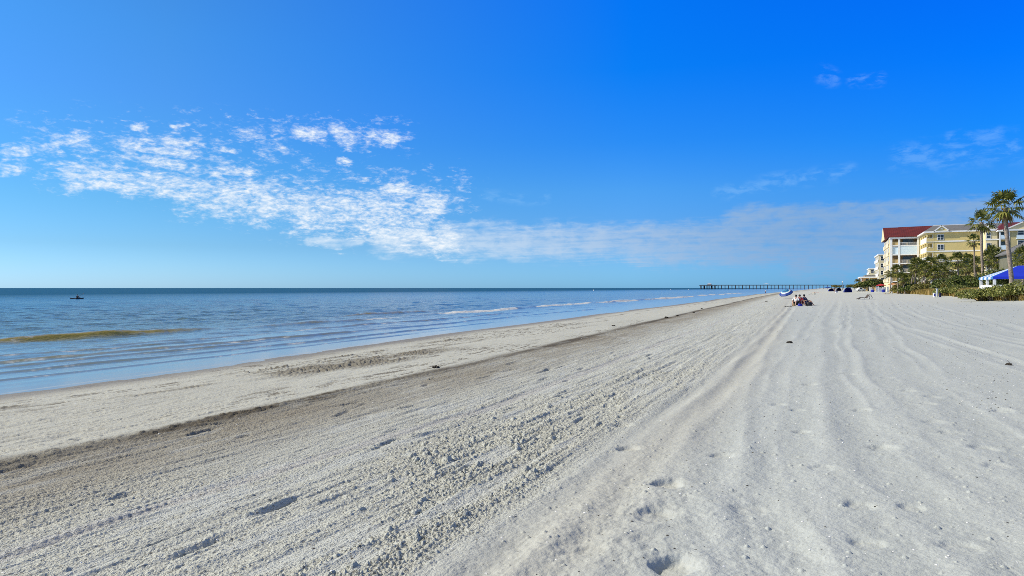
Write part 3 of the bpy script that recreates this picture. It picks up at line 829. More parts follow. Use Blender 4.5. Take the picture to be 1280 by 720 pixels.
# ---------------------------------------------------------------- hotels and restaurant further along the shore
def block(name, label, x0, x1, y0, y1, h, wall, nfl, cols, balc=True, roofm=M_white):
    g0 = 1.2; root = thing(name, label, 'hotel', ((x0+x1)/2, (y0+y1)/2, g0))
    w = WB(); w.box(x0, y0, g0, x1, y1, h); w.build('wall', wall, root)
    fh = (h-g0)/nfl
    for i in range(nfl):
        z = g0+i*fh
        for k in range(cols):
            u = x0+(x1-x0)*(k+.25)/cols; window(root, u, u+(x1-x0)/cols*.5, z+fh*.3, z+fh*.8, y0, 's', 1)
        if balc:
            b = WB()
            n = max(2, int((y1-y0)/6))
            for k in range(n):
                yy = y0+(y1-y0)*k/n+.5
                b.box(x0-.5, yy, z+fh*.02, x0-.005, yy+4, z+fh*.08); b.box(x0-.5, yy, z+fh*.08, x0-.4, yy+4, z+fh*.42)
            b.build('balcony', M_white, root)
            for k in range(n):
                yy = y0+(y1-y0)*k/n+1; window(root, yy, yy+2.8, z+fh*.12, z+fh*.85, x0, 'w', 2)
    p = WB(); p.box(x0-.4, y0-.4, h+.004, x1+.4, y1+.4, h+.5); p.build('roof', roofm, root)
    return root
block('apartment_block', 'cream five storey apartment block just behind the red roofed hotel', 16.9, 24, 306, 332, 15.4, M_cream, 5, 3)
block('apartment_block', 'small cream apartment block second behind the red roofed hotel', 18.4, 26, 415, 440, 12.6, M_cream, 4, 3)
block('apartment_block', 'low pale block farthest along the beach behind the flat roofed restaurant', 20.5, 30, 520, 545, 10.5, M_white, 3, 3)
def restaurant():
    x0, x1, y0, y1 = 10.5, 20.5, 318, 345
    root = thing('beach_restaurant', 'low restaurant with flat overhanging white roof above dark hedge', 'restaurant', (15, 330, 1.2))
    w = WB(); w.box(x0+1.5, y0+2, 1.0, x1, y1, 6.6); w.build('wall', M_tan, root)
    w = WB(); w.box(x0, y0, 6.61, x1+.5, y1, 7.1); w.build('roof', M_white, root)
    w = WB(); w.box(x0+2, y0+3, 7.11, x1-1, y1-4, 7.8); w.build('roof_deck', M_grey, root)
    w = WB(); w.box(x0-.8, y0-.6, 4.1, x0+1.49, y1, 4.35); w.build('awning', mat('salmon_canvas', (.55, .2, .14)), root)
    w = WB(); w.box(x0+2.2, y0+1.9, 4.6, x1-.6, y0+1.99, 6.1); w.build('window_band', M_glass, root)
    for k in range(4):
        c = WB(); c.box(x0+.3+k*3, y0+.3, 1.0, x0+.6+k*3, y0+.6, 6.6); c.build('post', M_white, root)
restaurant()

# ---------------------------------------------------------------- long fishing pier
def pier():
    # the pier leaves the beach square to the shore
    Y = 1500.0
    M_tim = mat('weathered_timber', (.055, .05, .048), .85, .2)
    def xat(px): 
        u = (px-640)/FOC; return Y*(-math.sin(THETA)+u*math.cos(THETA))/(math.cos(THETA)+u*math.sin(THETA))
    xe, xs = xat(876), xat(1060)
    root = thing('fishing_pier', 'long dark timber pier on many piles running out across the horizon', 'pier', (xs, Y, 0))
    zt = 8.4
    d = WB(); d.box(xe, Y-2, zt-.9, xs, Y+2, zt); d.build('deck', M_tim, root)
    d = WB()
    for sy in (-1.95, 1.95):
        d.box(xe, Y+sy-.06, zt+.9, xs, Y+sy+.06, zt+1.02)
    n = 80
    for k in range(n+1):
        x = xe+(xs-xe)*k/n
        for sy in (-1.95, 1.95): d.box(x-.07, Y+sy-.05, zt, x+.07, Y+sy+.05, zt+.9)
    d.build('railing', M_tim, root)
    nb = 41
    for k in range(nb):
        x = xe+.8+(xs-xe-2)*k/(nb-1)
        for sy in (-1.6, 1.6):
            c = WB(); c.tube([(x, Y+sy, -2), (x, Y+sy, zt-.9)], .62, 6); c.build('pile', M_tim, root)
    d = WB(); d.box(xe-2, Y-7, zt-1.2, xe+33, Y+7, zt-.02); d.build('end_platform', M_tim, root)
    for k in range(6):
        for sy in (-5, 5):
            c = WB(); c.tube([(xe+k*6, Y+sy, -2), (xe+k*6, Y+sy, zt-1.2)], .5, 6); c.build('pile', M_tim, root)
    h = WB(); h.box(xe+14, Y-3, zt+.01, xe+22, Y+3, zt+2.6); hh = h.build('pier_hut', mat('grey_board', (.3, .3, .3)), root)
    h = WB(); h.prism([(xe+13, zt+2.61), (xe+23, zt+2.61), (xe+18, zt+4.8)], 'y', Y-3, Y+3); h.build('hut_roof', M_white, hh)
    xm = xat(958)
    h = WB(); h.prism([(xm-7, zt+2.2), (xm+7, zt+2.2), (xm, zt+3.8)], 'y', Y-2.2, Y+2.2); h.build('shelter_roof', M_white, root)
    for sx in (-6, 6):
        c = WB(); c.box(xm+sx-.12, Y-1.8, zt, xm+sx+.12, Y-1.6, zt+2.2); c.box(xm+sx-.12, Y+1.6, zt, xm+sx+.12, Y+1.8, zt+2.2); c.build('shelter_post', M_white, root)
pier()

# ---------------------------------------------------------------- palms
L_palm = leaf_mat('palm_leaf', (.028, .045, .010), (.15, .175, .034), (.40, .36, .09), .36, .36)
L_dead = leaf_mat('dry_palm_leaf', (.14, .10, .035), (.25, .19, .06), (.33, .27, .10), .2, .7)
M_trunk = mat('palm_trunk', (.25, .20, .155), .9, .45, 5, bump=.9, bscale=14)
def blade(mb, hub, d, side, length, w, droop):
    """one leaf segment: narrow folded strip that droops at its tip"""
    a = hub; b = hub+d*length*.55; c = hub+d*length-Vector((0, 0, droop))
    s = side*w
    n = len(mb.v)
    mb.v += [tuple(a-s*.4), tuple(a+s*.4), tuple(b-s), tuple(b+s), tuple(c)]
    mb.f += [(n, n+1, n+3, n+2), (n+2, n+3, n+4)]
def fan_frond(mb, top, az, el, plen, fr, rnd, nb=13, bw=.045):
    d = Vector((math.cos(az)*math.cos(el), math.sin(az)*math.cos(el), math.sin(el)))
    mid = top+d*plen*.6; hub = top+d*plen-Vector((0, 0, .12*plen*math.cos(el)))
    side = d.cross(Vector((0, 0, 1))); side = side.normalized() if side.length > .05 else Vector((1, 0, 0))
    up = side.cross(d).normalized()
    w = side*.022; n = len(mb.v)
    mb.v += [tuple(top-w), tuple(top+w), tuple(mid+w), tuple(mid-w), tuple(hub+w), tuple(hub-w)]
    mb.f += [(n, n+1, n+2, n+3), (n+3, n+2, n+4, n+5)]
    ax = (hub-mid).normalized()
    for k in range(nb):
        t = (k/(nb-1)-.5)*2
        an = t*2.0+rnd.uniform(-.05, .05)
        bd = (ax*math.cos(an)+side*math.sin(an)+up*(.12-.25*abs(t))+Vector((0, 0, -.12*abs(t)))).normalized()
        ln = fr*(1-.28*abs(t))*rnd.uniform(.85, 1.1)
        sd2 = bd.cross(up).normalized()
        blade(mb, hub, bd, sd2, ln, bw*fr/.9*1.4, fr*rnd.uniform(.12, .42))
def fan_palm(name, label, x, y, z0, ztop, cr, tr, lean, seed, group=None, nfr=34, dead=8, cat='palm tree'):
    rnd = random.Random(seed)
    root = thing(name, label, cat, (x, y, z0), 0, group)
    H = ztop-z0
    pts = []; rad = []
    for i in range(15):
        t = i/14
        pts.append((lean[0]*t**1.6+.08*math.sin(t*5+seed)*min(1, H/6), lean[1]*t**1.6, -.3+(H+.3)*t)); rad.append(tr*(1.25-.45*min(1, t*4) if t < .25 else .82-.06*t+.05*math.sin(i*2.1)))
    tb = MB(); tb.tube(pts, rad, 10); tb.build('trunk', M_trunk, root, smooth=True)
    top = Vector(pts[-1])
    # boots: the stubs of old leaf bases that wrap the upper trunk
    bt = MB()
    for k in range(26):
        a = k*2.4; zz = top.z-.08-1.1*(k/26)*min(1, H/6); b = Vector((top.x+math.cos(a)*tr*.8, top.y+math.sin(a)*tr*.8, zz))
        d = Vector((math.cos(a)*.6, math.sin(a)*.6, .8)).normalized()
        bt.tube([b, b+d*.28], [.06, .03], 4)
    bt.build('leaf_bases', M_trunk, root)
    fm = MB(); plen = cr*.60; fr = cr*.52
    for k in range(nfr):
        t = (k+.5)/nfr
        el = R(82-118*t+rnd.uniform(-9, 9)); az = k*2.39996+rnd.uniform(-.3, .3)
        s = rnd.uniform(.85, 1.12)
        fan_frond(fm, top+Vector((0, 0, .1)), az, el, plen*s, fr*s, rnd)
    fm.build('crown', L_palm, root, fix=False)
    if dead:
        dm = MB()
        for k in range(dead):
            fan_frond(dm, top, k*2.4+rnd.uniform(-.4, .4), R(rnd.uniform(-75, -35)), plen*.8, fr*.8, rnd, 9)
        dm.build('dry_fronds', L_dead, root, fix=False)
    return root
def zat(py, D): return CZ+(359.5-py)*D/FOC
x, y = P(1264, 76); fan_palm('fan_palm', 'tallest fan palm with thick trunk rising in front of the blue canopy', x, y, gz(x, y), zat(259, 76), 2.2, .27, (-.55, .1), 1, nfr=35, dead=10)
x, y = P(1229, 122); fan_palm('fan_palm', 'second tallest fan palm with slim trunk left of the blue canopy', x, y, gz(x, y), zat(277, 122), 2.5, .27, (-.3, .2), 2, nfr=25, dead=6)
x, y = P(1219.5, 132); fan_palm('fan_palm', 'thin medium palm with small crown in front of the yellow hotel wall', x, y, gz(x, y), zat(301, 132), 1.75, .18, (-.35, .2), 3, nfr=20, dead=3)
# cabbage palms along the dune
G_row = 'cabbage palms standing in a row before the hotel'
protos = {}
row = [(1122, 334, 150, 1.55, 0), (1131, 343, 146, 1.3, 1), (1138, 331, 156, 1.65, 2), (1144, 326, 150, 1.8, 0), (1151, 333, 142, 1.55, 1), (1157, 330, 160, 1.7, 2), (1163, 337, 140, 1.45, 0),
       (1168, 325, 152, 1.85, 1), (1175, 322, 158, 1.8, 2), (1181, 335, 146, 1.5, 0), (1187, 330, 162, 1.7, 1), (1197, 321, 138, 1.8, 2), (1204, 329, 148, 1.65, 0), (1211, 322, 150, 1.8, 1),
       (1221, 326, 140, 1.75, 2), (1237, 318, 128, 1.75, 0), (1246, 314, 130, 1.85, 1), (1252, 322, 122, 1.6, 2), (1277, 318, 104, 1.9, 0), (1284, 325, 100, 1.7, 1),
       (1126, 348, 160, 1.4, 0), (1136, 346, 168, 1.5, 1), (1147, 343, 164, 1.6, 2), (1160, 345, 166, 1.6, 0), (1171, 341, 168, 1.6, 1), (1191, 343, 166, 1.6, 2), (1201, 340, 168, 1.7, 0), (1215, 338, 164, 1.7, 1)]
words = ['leftmost of the row before the balconied wing', 'short one beside the white hotel column', 'third along from the left end of the row', 'tall one before the white corner balconies', 'low one left of the corner balconies',
         'one before the hotel corner below the small gable', 'short bushy one in front of the white shed wall', 'tall one under the small roof gable', 'dark one below the hotel window column', 'low one right of the window column',
         'middle one before the plain yellow wall', 'broad pale crowned one at mid wall', 'low one right of mid wall', 'one just left of the thin medium palm', 'one behind the slim tall trunk',
         'left one directly behind the blue canopy', 'tallest one behind the blue canopy', 'low one behind the canopy ridge', 'one by the olive house wall right of the tall trunk', 'one at the right edge by the olive house',
         'stubby one behind the leftmost of the row', 'stubby one right of the white hotel column', 'stubby one below the white corner balconies', 'stubby one below the small gable', 'stubby one over the white shed', 'stubby one right of the shed under the window column', 'stubby one below the middle of the yellow wall', 'stubby one beside the slim trunks']
for i, ((px, py, D, cr, v), wd) in enumerate(zip(row, words)):
    x, y = P(px, D); z0 = gz(x, y); H = zat(py+5, D)-z0
    lab = 'bushy cabbage palm, '+wd
    rnd = random.Random(50+i)
    o = fan_palm('cabbage_palm', lab, x, y, z0, z0+H, cr*1.18, .17, (rnd.uniform(-.9, .9), rnd.uniform(-.5, .5)), 50+i, G_row, nfr=31, dead=6)
# feathery palm at the hotel's sea corner, small one by the restaurant
L_cocos = leaf_mat('feather_palm_leaf', (.06, .07, .012), (.15, .14, .03), (.24, .20, .05), .3, .45)
def feather_palm(label, x, y, ztop, cr, seed):
    rnd = random.Random(seed); z0 = gz(x, y); H = ztop-z0
    root = thing('feather_palm', label, 'palm tree', (x, y, z0))
    tb = MB(); tb.tube([(0.35*math.sin(i/8*1.5), 0, -.3+(H+.3)*i/8) for i in range(9)], [.2-.09*i/8 for i in range(9)], 8); tb.build('trunk', M_trunk, root, smooth=True)
    fm = MB(); top = Vector((.35*math.sin(1.5), 0, H))
    for k in range(18):
        az = k*2.4+rnd.uniform(-.2, .2); el = R(75-95*(k/18)); L = cr*rnd.uniform(.9, 1.15); pr = None
        h = Vector((math.cos(az), math.sin(az), 0)); sd = Vector((-math.sin(az), math.cos(az), 0))
        for j in range(13):
            t = j/12; e = el-R(75)*t*t*.9
            p = top+h*(L*t*math.cos(el)*(1-.1*t))+Vector((0, 0, L*(math.sin(el)*t-.55*t*t)))
            if pr is not None:
                n = len(fm.v); w = sd*.025; fm.v += [tuple(pr-w), tuple(pr+w), tuple(p+w), tuple(p-w)]; fm.f.append((n, n+1, n+2, n+3))
                for s in (-1, 1):
                    ll = L*.42*(1-.55*t)
                    for u in (0, .5):
                        q = pr.lerp(p, u); d = (sd*s*.8+h*.45-Vector((0, 0, .45))).normalized()
                        blade(fm, q, d, h, ll, .03, ll*.2)
            pr = p
    fm.build('crown', L_cocos, root, fix=False)
x, y = P(1112, 172); feather_palm('yellowish feathery palm at the left corner of the red roofed hotel', x, y, zat(343, 172), 2.6, 5)
x, y = P(1071.5, 300); feather_palm('small dark palm standing alone left of the restaurant hedge', x, y, zat(350, 300), 1.9, 6)

# ---------------------------------------------------------------- shrubs, hedge trees, dune grass
L_grape = leaf_mat('sea_grape_leaf', (.045, .065, .012), (.19, .21, .04), (.46, .43, .13), .3, .4)
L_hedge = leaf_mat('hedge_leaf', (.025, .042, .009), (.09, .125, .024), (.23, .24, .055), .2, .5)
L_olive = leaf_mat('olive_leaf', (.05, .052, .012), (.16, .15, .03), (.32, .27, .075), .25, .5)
def leaf_cloud(mb, c, r, n, size, rnd, flat=.25):
    """leaf faces through a lumpy ellipsoid, denser near its skin, leaving gaps"""
    lob = [(Vector((rnd.gauss(0, 1), rnd.gauss(0, 1), rnd.gauss(0, .8))).normalized(), rnd.uniform(.12, .34)) for _ in range(9)]
    for _ in range(n):
        d = Vector((rnd.gauss(0, 1), rnd.gauss(0, 1), rnd.gauss(0, 1))).normalized()
        if d.z < -.35: d.z *= -.5
        k = .74+sum(w*max(0, d.dot(l))**5 for l, w in lob)
        rad = k*rnd.uniform(.55, 1.0)**.5
        p = Vector((c[0]+d.x*r[0]*rad, c[1]+d.y*r[1]*rad, c[2]+d.z*r[2]*rad))
        nn = (d*.7+Vector((rnd.gauss(0, .6), rnd.gauss(0, .6), .35+rnd.gauss(0, .5)))).normalized()
        a = nn.orthogonal().normalized(); b = nn.cross(a); an = rnd.uniform(0, 6.28)
        a, b = a*math.cos(an)+b*math.sin(an), b*math.cos(an)-a*math.sin(an)
        s = size*rnd.uniform(.6, 1.25); n0 = len(mb.v)
        mb.v += [tuple(p-a*s), tuple(p-a*s*.3+b*s*.62), tuple(p+a*s*.6+b*s*.5), tuple(p+a*s), tuple(p+a*s*.6-b*s*.5), tuple(p-a*s*.3-b*s*.62)]
        mb.f.append((n0, n0+1, n0+2, n0+3, n0+4, n0+5))
def shrub(name, label, px, D, w, d, h, n, size, lm, seed, group=None, cat='shrub', lift=0.0):
    x, y = P(px, D); rnd = random.Random(seed)
    z = gz(x, y)
    root = thing(name, label, cat, (x, y, z), THETA, group)
    st = MB()
    for k in range(7):
        a = rnd.uniform(0, 6.28); st.tube([(0, 0, -.1), (math.cos(a)*w*.25, math.sin(a)*d*.25, h*.4), (math.cos(a)*w*.42, math.sin(a)*d*.42, h*.75)], [.05, .035, .015], 5)
    st.build('stems', M_trunk, root)
    mb = MB(); leaf_cloud(mb, (0, 0, h*.45+lift), (w/2, d/2, h*.55), n, size, rnd)
    k = 4
    for _ in range(k):
        leaf_cloud(mb, (rnd.uniform(-.33, .33)*w, rnd.uniform(-.3, .3)*d, h*rnd.uniform(.35, .6)+lift), (w*.22, d*.24, h*.42), n//6, size, rnd)
    mb.build('foliage', lm, root, fix=False)
    return root
G_g = 'sea grape bushes at the edge of the sand'
for i, (px, D, w, h, lab) in enumerate([
        (1224, 71, 3.4, 1.15, 'low sea grape bush at the left end of the front hedge'), (1241, 69, 3.4, 1.5, 'sea grape bush under the striped end of the canopy'),
        (1259, 66, 3.4, 1.65, 'sea grape bush at the foot of the tallest palm'), (1277, 64, 3.6, 1.7, 'sea grape bush cut by the right edge of the photo'), (1297, 62, 3.6, 1.7, 'sea grape bush past the right edge'),
        (1213, 80, 3.0, 1.2, 'small sea grape bush left of the white canopy base'), (1200, 96, 3.6, 1.5, 'sea grape bush before the low palms, right of white post'), (1187, 104, 3.6, 1.55, 'rounded green bush second right of the white post'),
        (1179, 108, 2.6, 1.4, 'bush just right of the white post and bin')]):
    if px > 1290: continue
    shrub('sea_grape_bush', lab, px, D, w, w*.8, h, 2300, .085 if D < 90 else .11, L_grape, 100+i, G_g)
for i, (px, D, w, h, lab) in enumerate([
        (1207, 120, 4.5, 2.6, 'tall dark sea grape shrub behind the striped canopy end'), (1193, 128, 4.5, 2.2, 'dark shrub between the low palm trunks'), (1180, 134, 4.0, 2.0, 'dark shrub right of the white shed wall'),
        (1155, 140, 4.0, 1.9, 'dark shrub under the corner balcony palms'), (1141, 146, 4.5, 1.9, 'dark shrub under the leftmost low palms'), (1127, 152, 4.5, 1.7, 'dark shrub at the left end of the palm row'),
        (1248, 116, 5.0, 3.3, 'tall dark shrub behind the blue canopy roof')]):
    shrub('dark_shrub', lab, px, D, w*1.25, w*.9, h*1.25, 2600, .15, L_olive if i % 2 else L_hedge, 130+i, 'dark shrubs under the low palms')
def hedge_tree(label, px, D, w, h, seed):
    x, y = P(px, D); rnd = random.Random(seed); z = gz(x, y); lean = rnd.uniform(-.3, .3)
    root = thing('broadleaf_tree', label, 'tree', (x, y, z), 0, 'dark trees before the restaurant')
    t = MB(); t.tube([(0, 0, -.3), (lean, 0, h*.35), (lean*1.5, .1, h*.6)], [.22, .16, .1], 7)
    for k in range(5):
        a = k*1.3+seed; t.tube([(lean, 0, h*.35), (lean+math.cos(a)*w*.2, math.sin(a)*w*.2, h*.6), (lean+math.cos(a)*w*.34, math.sin(a)*w*.34, h*.75)], [.1, .07, .03], 5)
    t.build('trunk', M_trunk, root, smooth=True)
    mb = MB()
    for k in range(8):
        a = k*2.4; q = rnd.uniform(.1, .32)*w
        leaf_cloud(mb, (lean+math.cos(a)*q, math.sin(a)*q, h*rnd.uniform(.42, .72)), (w*.26, w*.26, h*.25), 330, .24, rnd)
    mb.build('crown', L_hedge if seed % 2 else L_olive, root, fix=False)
for i, (px, D, w, h, lab) in enumerate([(1076, 262, 5, 3.6, 'low dark tree at the left end of the restaurant hedge'), (1081, 256, 5, 4.4, 'dark tree in front of the salmon awning'), (1086, 262, 5.5, 4.9, 'dark tree before the middle of the restaurant'),
                                        (1091, 254, 5, 4.8, 'olive tree at the right end of the restaurant'), (1096, 262, 5, 5.0, 'dark tree in front of the cream apartment block'), (1101, 256, 4.5, 4.3, 'dark tree behind the red parasol')]):
    hedge_tree(lab, px, D, w, h, 160+i)
for i, (px, D, w, h, lab) in enumerate([(1046, 690, 12, 5, 'distant dark tree at the shore end of the pier'), (1063, 620, 10, 4.5, 'distant dark tree right of the thin mast'), (1068, 520, 8, 4.2, 'distant dark tree left of the white vehicle')]):
    hedge_tree(lab, px, D, w, h, 180+i)
# dune grass: nobody could count the blades
def dune_grass():
    mb = MB(); rnd = random.Random(9)
    def strip(px0, px1, D0, D1, n, h, wd):
        for _ in range(n):
            t = rnd.random(); px = px0+(px1-px0)*t; D = D0+(D1-D0)*t+rnd.gauss(0, wd)
            x, y = P(px, D); z = gz(x, y)
            a = rnd.uniform(0, 6.28); hh = h*rnd.uniform(.5, 1.2); le = rnd.uniform(.1, .5)*hh
            w = Vector((math.cos(a+1.57), math.sin(a+1.57), 0))*rnd.uniform(.012, .03)*(D0/80)
            b = Vector((x, y, z-.03)); m = b+Vector((math.cos(a)*le*.4, math.sin(a)*le*.4, hh*.65)); tp = b+Vector((math.cos(a)*le, math.sin(a)*le, hh))
            n0 = len(mb.v); mb.v += [tuple(b-w), tuple(b+w), tuple(m+w*.8), tuple(m-w*.8), tuple(tp)]; mb.f += [(n0, n0+1, n0+2, n0+3), (n0+3, n0+2, n0+4)]
    strip(1116, 1168, 176, 124, 9000, .95, 4); strip(1166, 1200, 118, 100, 3500, .7, 2); strip(1190, 1222, 106, 82, 5000, 1.1, 3); strip(1222, 1290, 74, 63, 3500, .7, 1.0)
    L = leaf_mat('dune_grass_blade', (.17, .125, .025), (.36, .26, .06), (.46, .31, .11), .25, .6)
    tag(mb.build('dune_grass', L, None, fix=False), 'golden dune grass along the top of the beach', 'grass', kind='stuff')
dune_grass()
# ---------------------------------------------------------------- blue canopy
def canopy():
    sw = P(1241, 80); x0, y0 = sw; y1 = y0+8.4; x1 = x0+15; ze, zr = 3.72, 5.1; g0 = gz(x0+4, y0+4)
    M_blue = mat('royal_blue_canvas', (.008, .03, .52), .6, .08, .7); M_sw = mat('white_canvas', (.8, .8, .8), .6, .05)
    root = thing('beach_canopy', 'royal blue hipped canopy with white stripes on its sea end, on white posts', 'canopy', (x0+7, y0+4.2, g0))
    ra, rb = (x0+3.3, y0+4.2, zr), (x1-3.3, y0+4.2, zr)
    r = WB(); r.slab([(x0, y0, ze), (x1, y0, ze), rb, ra], .05); r.slab([(x1, y1, ze), (x0, y1, ze), ra, rb], .05); r.slab([(x1, y0, ze), (x1, y1, ze), rb], .05)
    r.box(x0+.05, y0-.02, ze-.28, x1, y0+.01, ze-.03)
    r.build('roof', M_blue, root)
    n = 7; A = Vector((x0, y0, ze)); B = Vector((x0, y1, ze)); T = Vector(ra)
    for k in range(n):
        p, q = A.lerp(B, k/n), A.lerp(B, (k+1)/n)
        # strips that climb the end slope, cut by its two hips
        t = WB(); t.slab([tuple(p), tuple(q), tuple(T.lerp(q, .06) if k < n/2 else T.lerp(q, .06)), tuple(T.lerp(p, .06))], .05)
        t.v = [(a, b, c+.003) for a, b, c in t.v]
        t.box(p.x-.02, p.y+.01, ze-.3, p.x+.01, q.y-.01, ze-.03)
        t.build('stripe', M_sw if k % 2 == 1 else mat('pale_blue_canvas', (.05, .22, .5), .6), root)
    for px_, py_ in ((x0+.2, y0+.2), (x0+.2, y0+4.2), (x0+.2, y1-.2), (x0+5, y0+.2), (x0+10, y0+.2), (x1-.2, y0+.2), (x1-.2, y1-.2), (x0+5, y1-.2)):
        c = WB(); c.box(px_-.14, py_-.14, g0-.2, px_+.14, py_+.14, ze-.05); c.build('post', M_white, root)
    d = WB(); d.box(x0-.6, y0-.6, g0-.5, x1+.3, y1+.5, g0+.55); d.build('deck', M_white, root)
    d = WB(); d.box(x0+.4, y0+.12, g0+.56, x1, y0+.2, g0+1.2); d.box(x0+.12, y0+.4, g0+.56, x0+.2, y1-.4, g0+1.2)
    d.build('parapet', M_white, root)
canopy()

# ---------------------------------------------------------------- people
def skin_mesh(name, joints, edges, m, parent, sub=1, root=0):
    me = bpy.data.meshes.new(name); me.from_pydata([j[0] for j in joints], edges, [])
    me.materials.append(m)
    o = bpy.data.objects.new(name, me); COL.objects.link(o); o.parent = parent
    o.modifiers.new('skin', 'SKIN'); md = o.modifiers.new('sub', 'SUBSURF'); md.levels = md.render_levels = sub
    for i, j in enumerate(joints):
        sv = me.skin_vertices[0].data[i]; r = j[1]; sv.radius = (r, r) if not isinstance(r, tuple) else r
        sv.use_root = (i == root)
    return o
M_skin = mat('tanned_skin', (.42, .24, .16), .55, .08)
M_pale = mat('fair_skin', (.60, .40, .30), .55, .08)
def person(label, loc, rz, pose, top, bottom, hair=(.03, .02, .015), skin=None, cat='person', hat=None):
    """one continuous body in the given pose (standing, wading, sitting, lying) plus clothes and hair"""
    skin = skin or M_skin
    root = thing('person', label, cat, loc, rz)
    if pose in ('stand', 'wade'):
        st = .12 if pose == 'stand' else .18
        J = dict(pelvis=((0, 0, .93), .13), waist=((0, 0, 1.1), .115), chest=((0, 0, 1.32), .14), neck=((0, .01, 1.5), .05), head=((0, .02, 1.63), .085), crown=((0, .01, 1.72), .07))
        for s, n in ((-1, 'l'), (1, 'r')):
            J['sh'+n] = ((s*.18, 0, 1.42), .06); J['el'+n] = ((s*.25, .02-.04*s, 1.14), .042); J['wr'+n] = ((s*.24, .12, .92), .03); J['ha'+n] = ((s*.23, .15, .83), .035)
            J['hi'+n] = ((s*.09, 0, .86), .095); J['kn'+n] = ((s*.10, s*st+.03, .48), .062); J['an'+n] = ((s*.10, s*st*1.6-.03, .08), .042); J['to'+n] = ((s*.11, s*st*1.6+.14, .03), .035)
    elif pose == 'sit':
        J = dict(pelvis=((0, 0, .24), .14), waist=((0, -.07, .40), .125), chest=((0, -.14, .62), .15), neck=((0, -.17, .80), .05), head=((0, -.15, .93), .088), crown=((0, -.16, 1.02), .07))
        for s, n in ((-1, 'l'), (1, 'r')):
            J['sh'+n] = ((s*.19, -.15, .73), .06); J['el'+n] = ((s*.27, 0, .5), .043); J['wr'+n] = ((s*.2, .22, .46), .032); J['ha'+n] = ((s*.17, .3, .46), .035)
            J['hi'+n] = ((s*.1, .05, .24), .095); J['kn'+n] = ((s*.13, .45, .46), .065); J['an'+n] = ((s*.13, .72, .1), .042); J['to'+n] = ((s*.13, .86, .05), .035)
    else:  # paddling, seated low
        J = dict(pelvis=((0, 0, .12), .14), waist=((0, -.03, .28), .125), chest=((0, -.03, .50), .16), neck=((0, -.02, .68), .05), head=((0, 0, .81), .09), crown=((0, -.01, .91), .07))
        for s, n in ((-1, 'l'), (1, 'r')):
            J['sh'+n] = ((s*.2, -.02, .61), .065); J['el'+n] = ((s*.34, .15, .48+.05*s), .045); J['wr'+n] = ((s*.33, .36, .52+.14*s), .034); J['ha'+n] = ((s*.33, .42, .55+.16*s), .038)
            J['hi'+n] = ((s*.1, .06, .12), .095); J['kn'+n] = ((s*.14, .45, .26), .065); J['an'+n] = ((s*.12, .82, .1), .045); J['to'+n] = ((s*.12, .92, .16), .035)
    names = list(J); ix = {n: i for i, n in enumerate(names)}
    E = [('pelvis', 'waist'), ('waist', 'chest'), ('chest', 'neck'), ('neck', 'head'), ('head', 'crown')]
    for n in 'lr': E += [('chest', 'sh'+n), ('sh'+n, 'el'+n), ('el'+n, 'wr'+n), ('wr'+n, 'ha'+n), ('pelvis', 'hi'+n), ('hi'+n, 'kn'+n), ('kn'+n, 'an'+n), ('an'+n, 'to'+n)]
    skin_mesh('body', [J[n] for n in names], [(ix[a], ix[b]) for a, b in E], skin, root, 2)
    def sub(nm, keep, grow, m, cut=None):
        ks = [k for k in keep]; jj = []
        for k in ks:
            p, r = J[k]
            jj.append((p, r+grow))
        ii = {k: i for i, k in enumerate(ks)}
        ee = [(ii[a], ii[b]) for a, b in E if a in ii and b in ii]
        skin_mesh(nm, jj, ee, m, root, 2)
    if top: sub('shirt', ['pelvis', 'waist', 'chest', 'shl', 'shr', 'ell', 'elr'], .016, top)
    if bottom: sub('shorts', ['pelvis', 'hil', 'hir', 'knl', 'knr'], .02, bottom)
    h = Vector(J['head'][0]); hb = MB()
    hb.lathe([(.001, .135), (.06, .12), (.093, .075), (.103, .02), (.095, -.04), (.06, -.055)], 0, 0, 12)
    hb.v = [(a+h.x, b+h.y-.02, c+h.z+.0) for a, b, c in hb.v]
    hb.build('hat' if hat else 'hair', mat('hat_cloth', hat) if hat else mat('hair_%d' % int(hair[0]*100), hair, .6), root, smooth=True)
    return root
def face_cam(x, y, turn=0): return math.atan2(-x, y)+math.pi+turn    # +Y of the figure points at the walker

M_redc = mat('red_fabric', (.42, .015, .02), .7, .1); M_navy = mat('navy_fabric', (.015, .02, .09), .7, .15); M_sky = mat('white_cotton', (.72, .70, .66), .8, .06); M_blu = mat('blue_fabric', (.01, .02, .30), .65, .1)
def beach_chair(label, loc, rz, m, cat='chair'):
    root = thing('beach_chair', label, cat, loc, rz)
    s = MB(); s.quad((-.27, -.2, .2), (.27, -.2, .2), (.27, .3, .26), (-.27, .3, .26)); s.quad((-.27, -.2, .2), (-.27, .3, .26), (-.27, .3, .245), (-.27, -.2, .185))
    s.slab([(-.27, -.2, .2), (.27, -.2, .2), (.27, .3, .25), (-.27, .3, .25)], .02); s.build('seat', m, root)
    b = MB(); b.slab([(-.27, -.2, .2), (.27, -.2, .2), (.27, -.40, .66), (-.27, -.40, .66)], .02); b.build('backrest', m, root)
    for sx in (-.29, .29):
        f = MB(); f.tube([(sx, .34, .0), (sx, .3, .25), (sx, -.2, .19), (sx, -.42, .70)], .014, 6); f.tube([(sx, -.3, 0), (sx, .05, .42)], .014, 6); f.build('frame', mat('aluminium', (.6, .6, .6), .35, .05, metal=.8), root)
        a = MB(); a.box(sx-.025, -.36, .42, sx+.025, .12, .45); a.build('armrest', M_black, root)
    return root
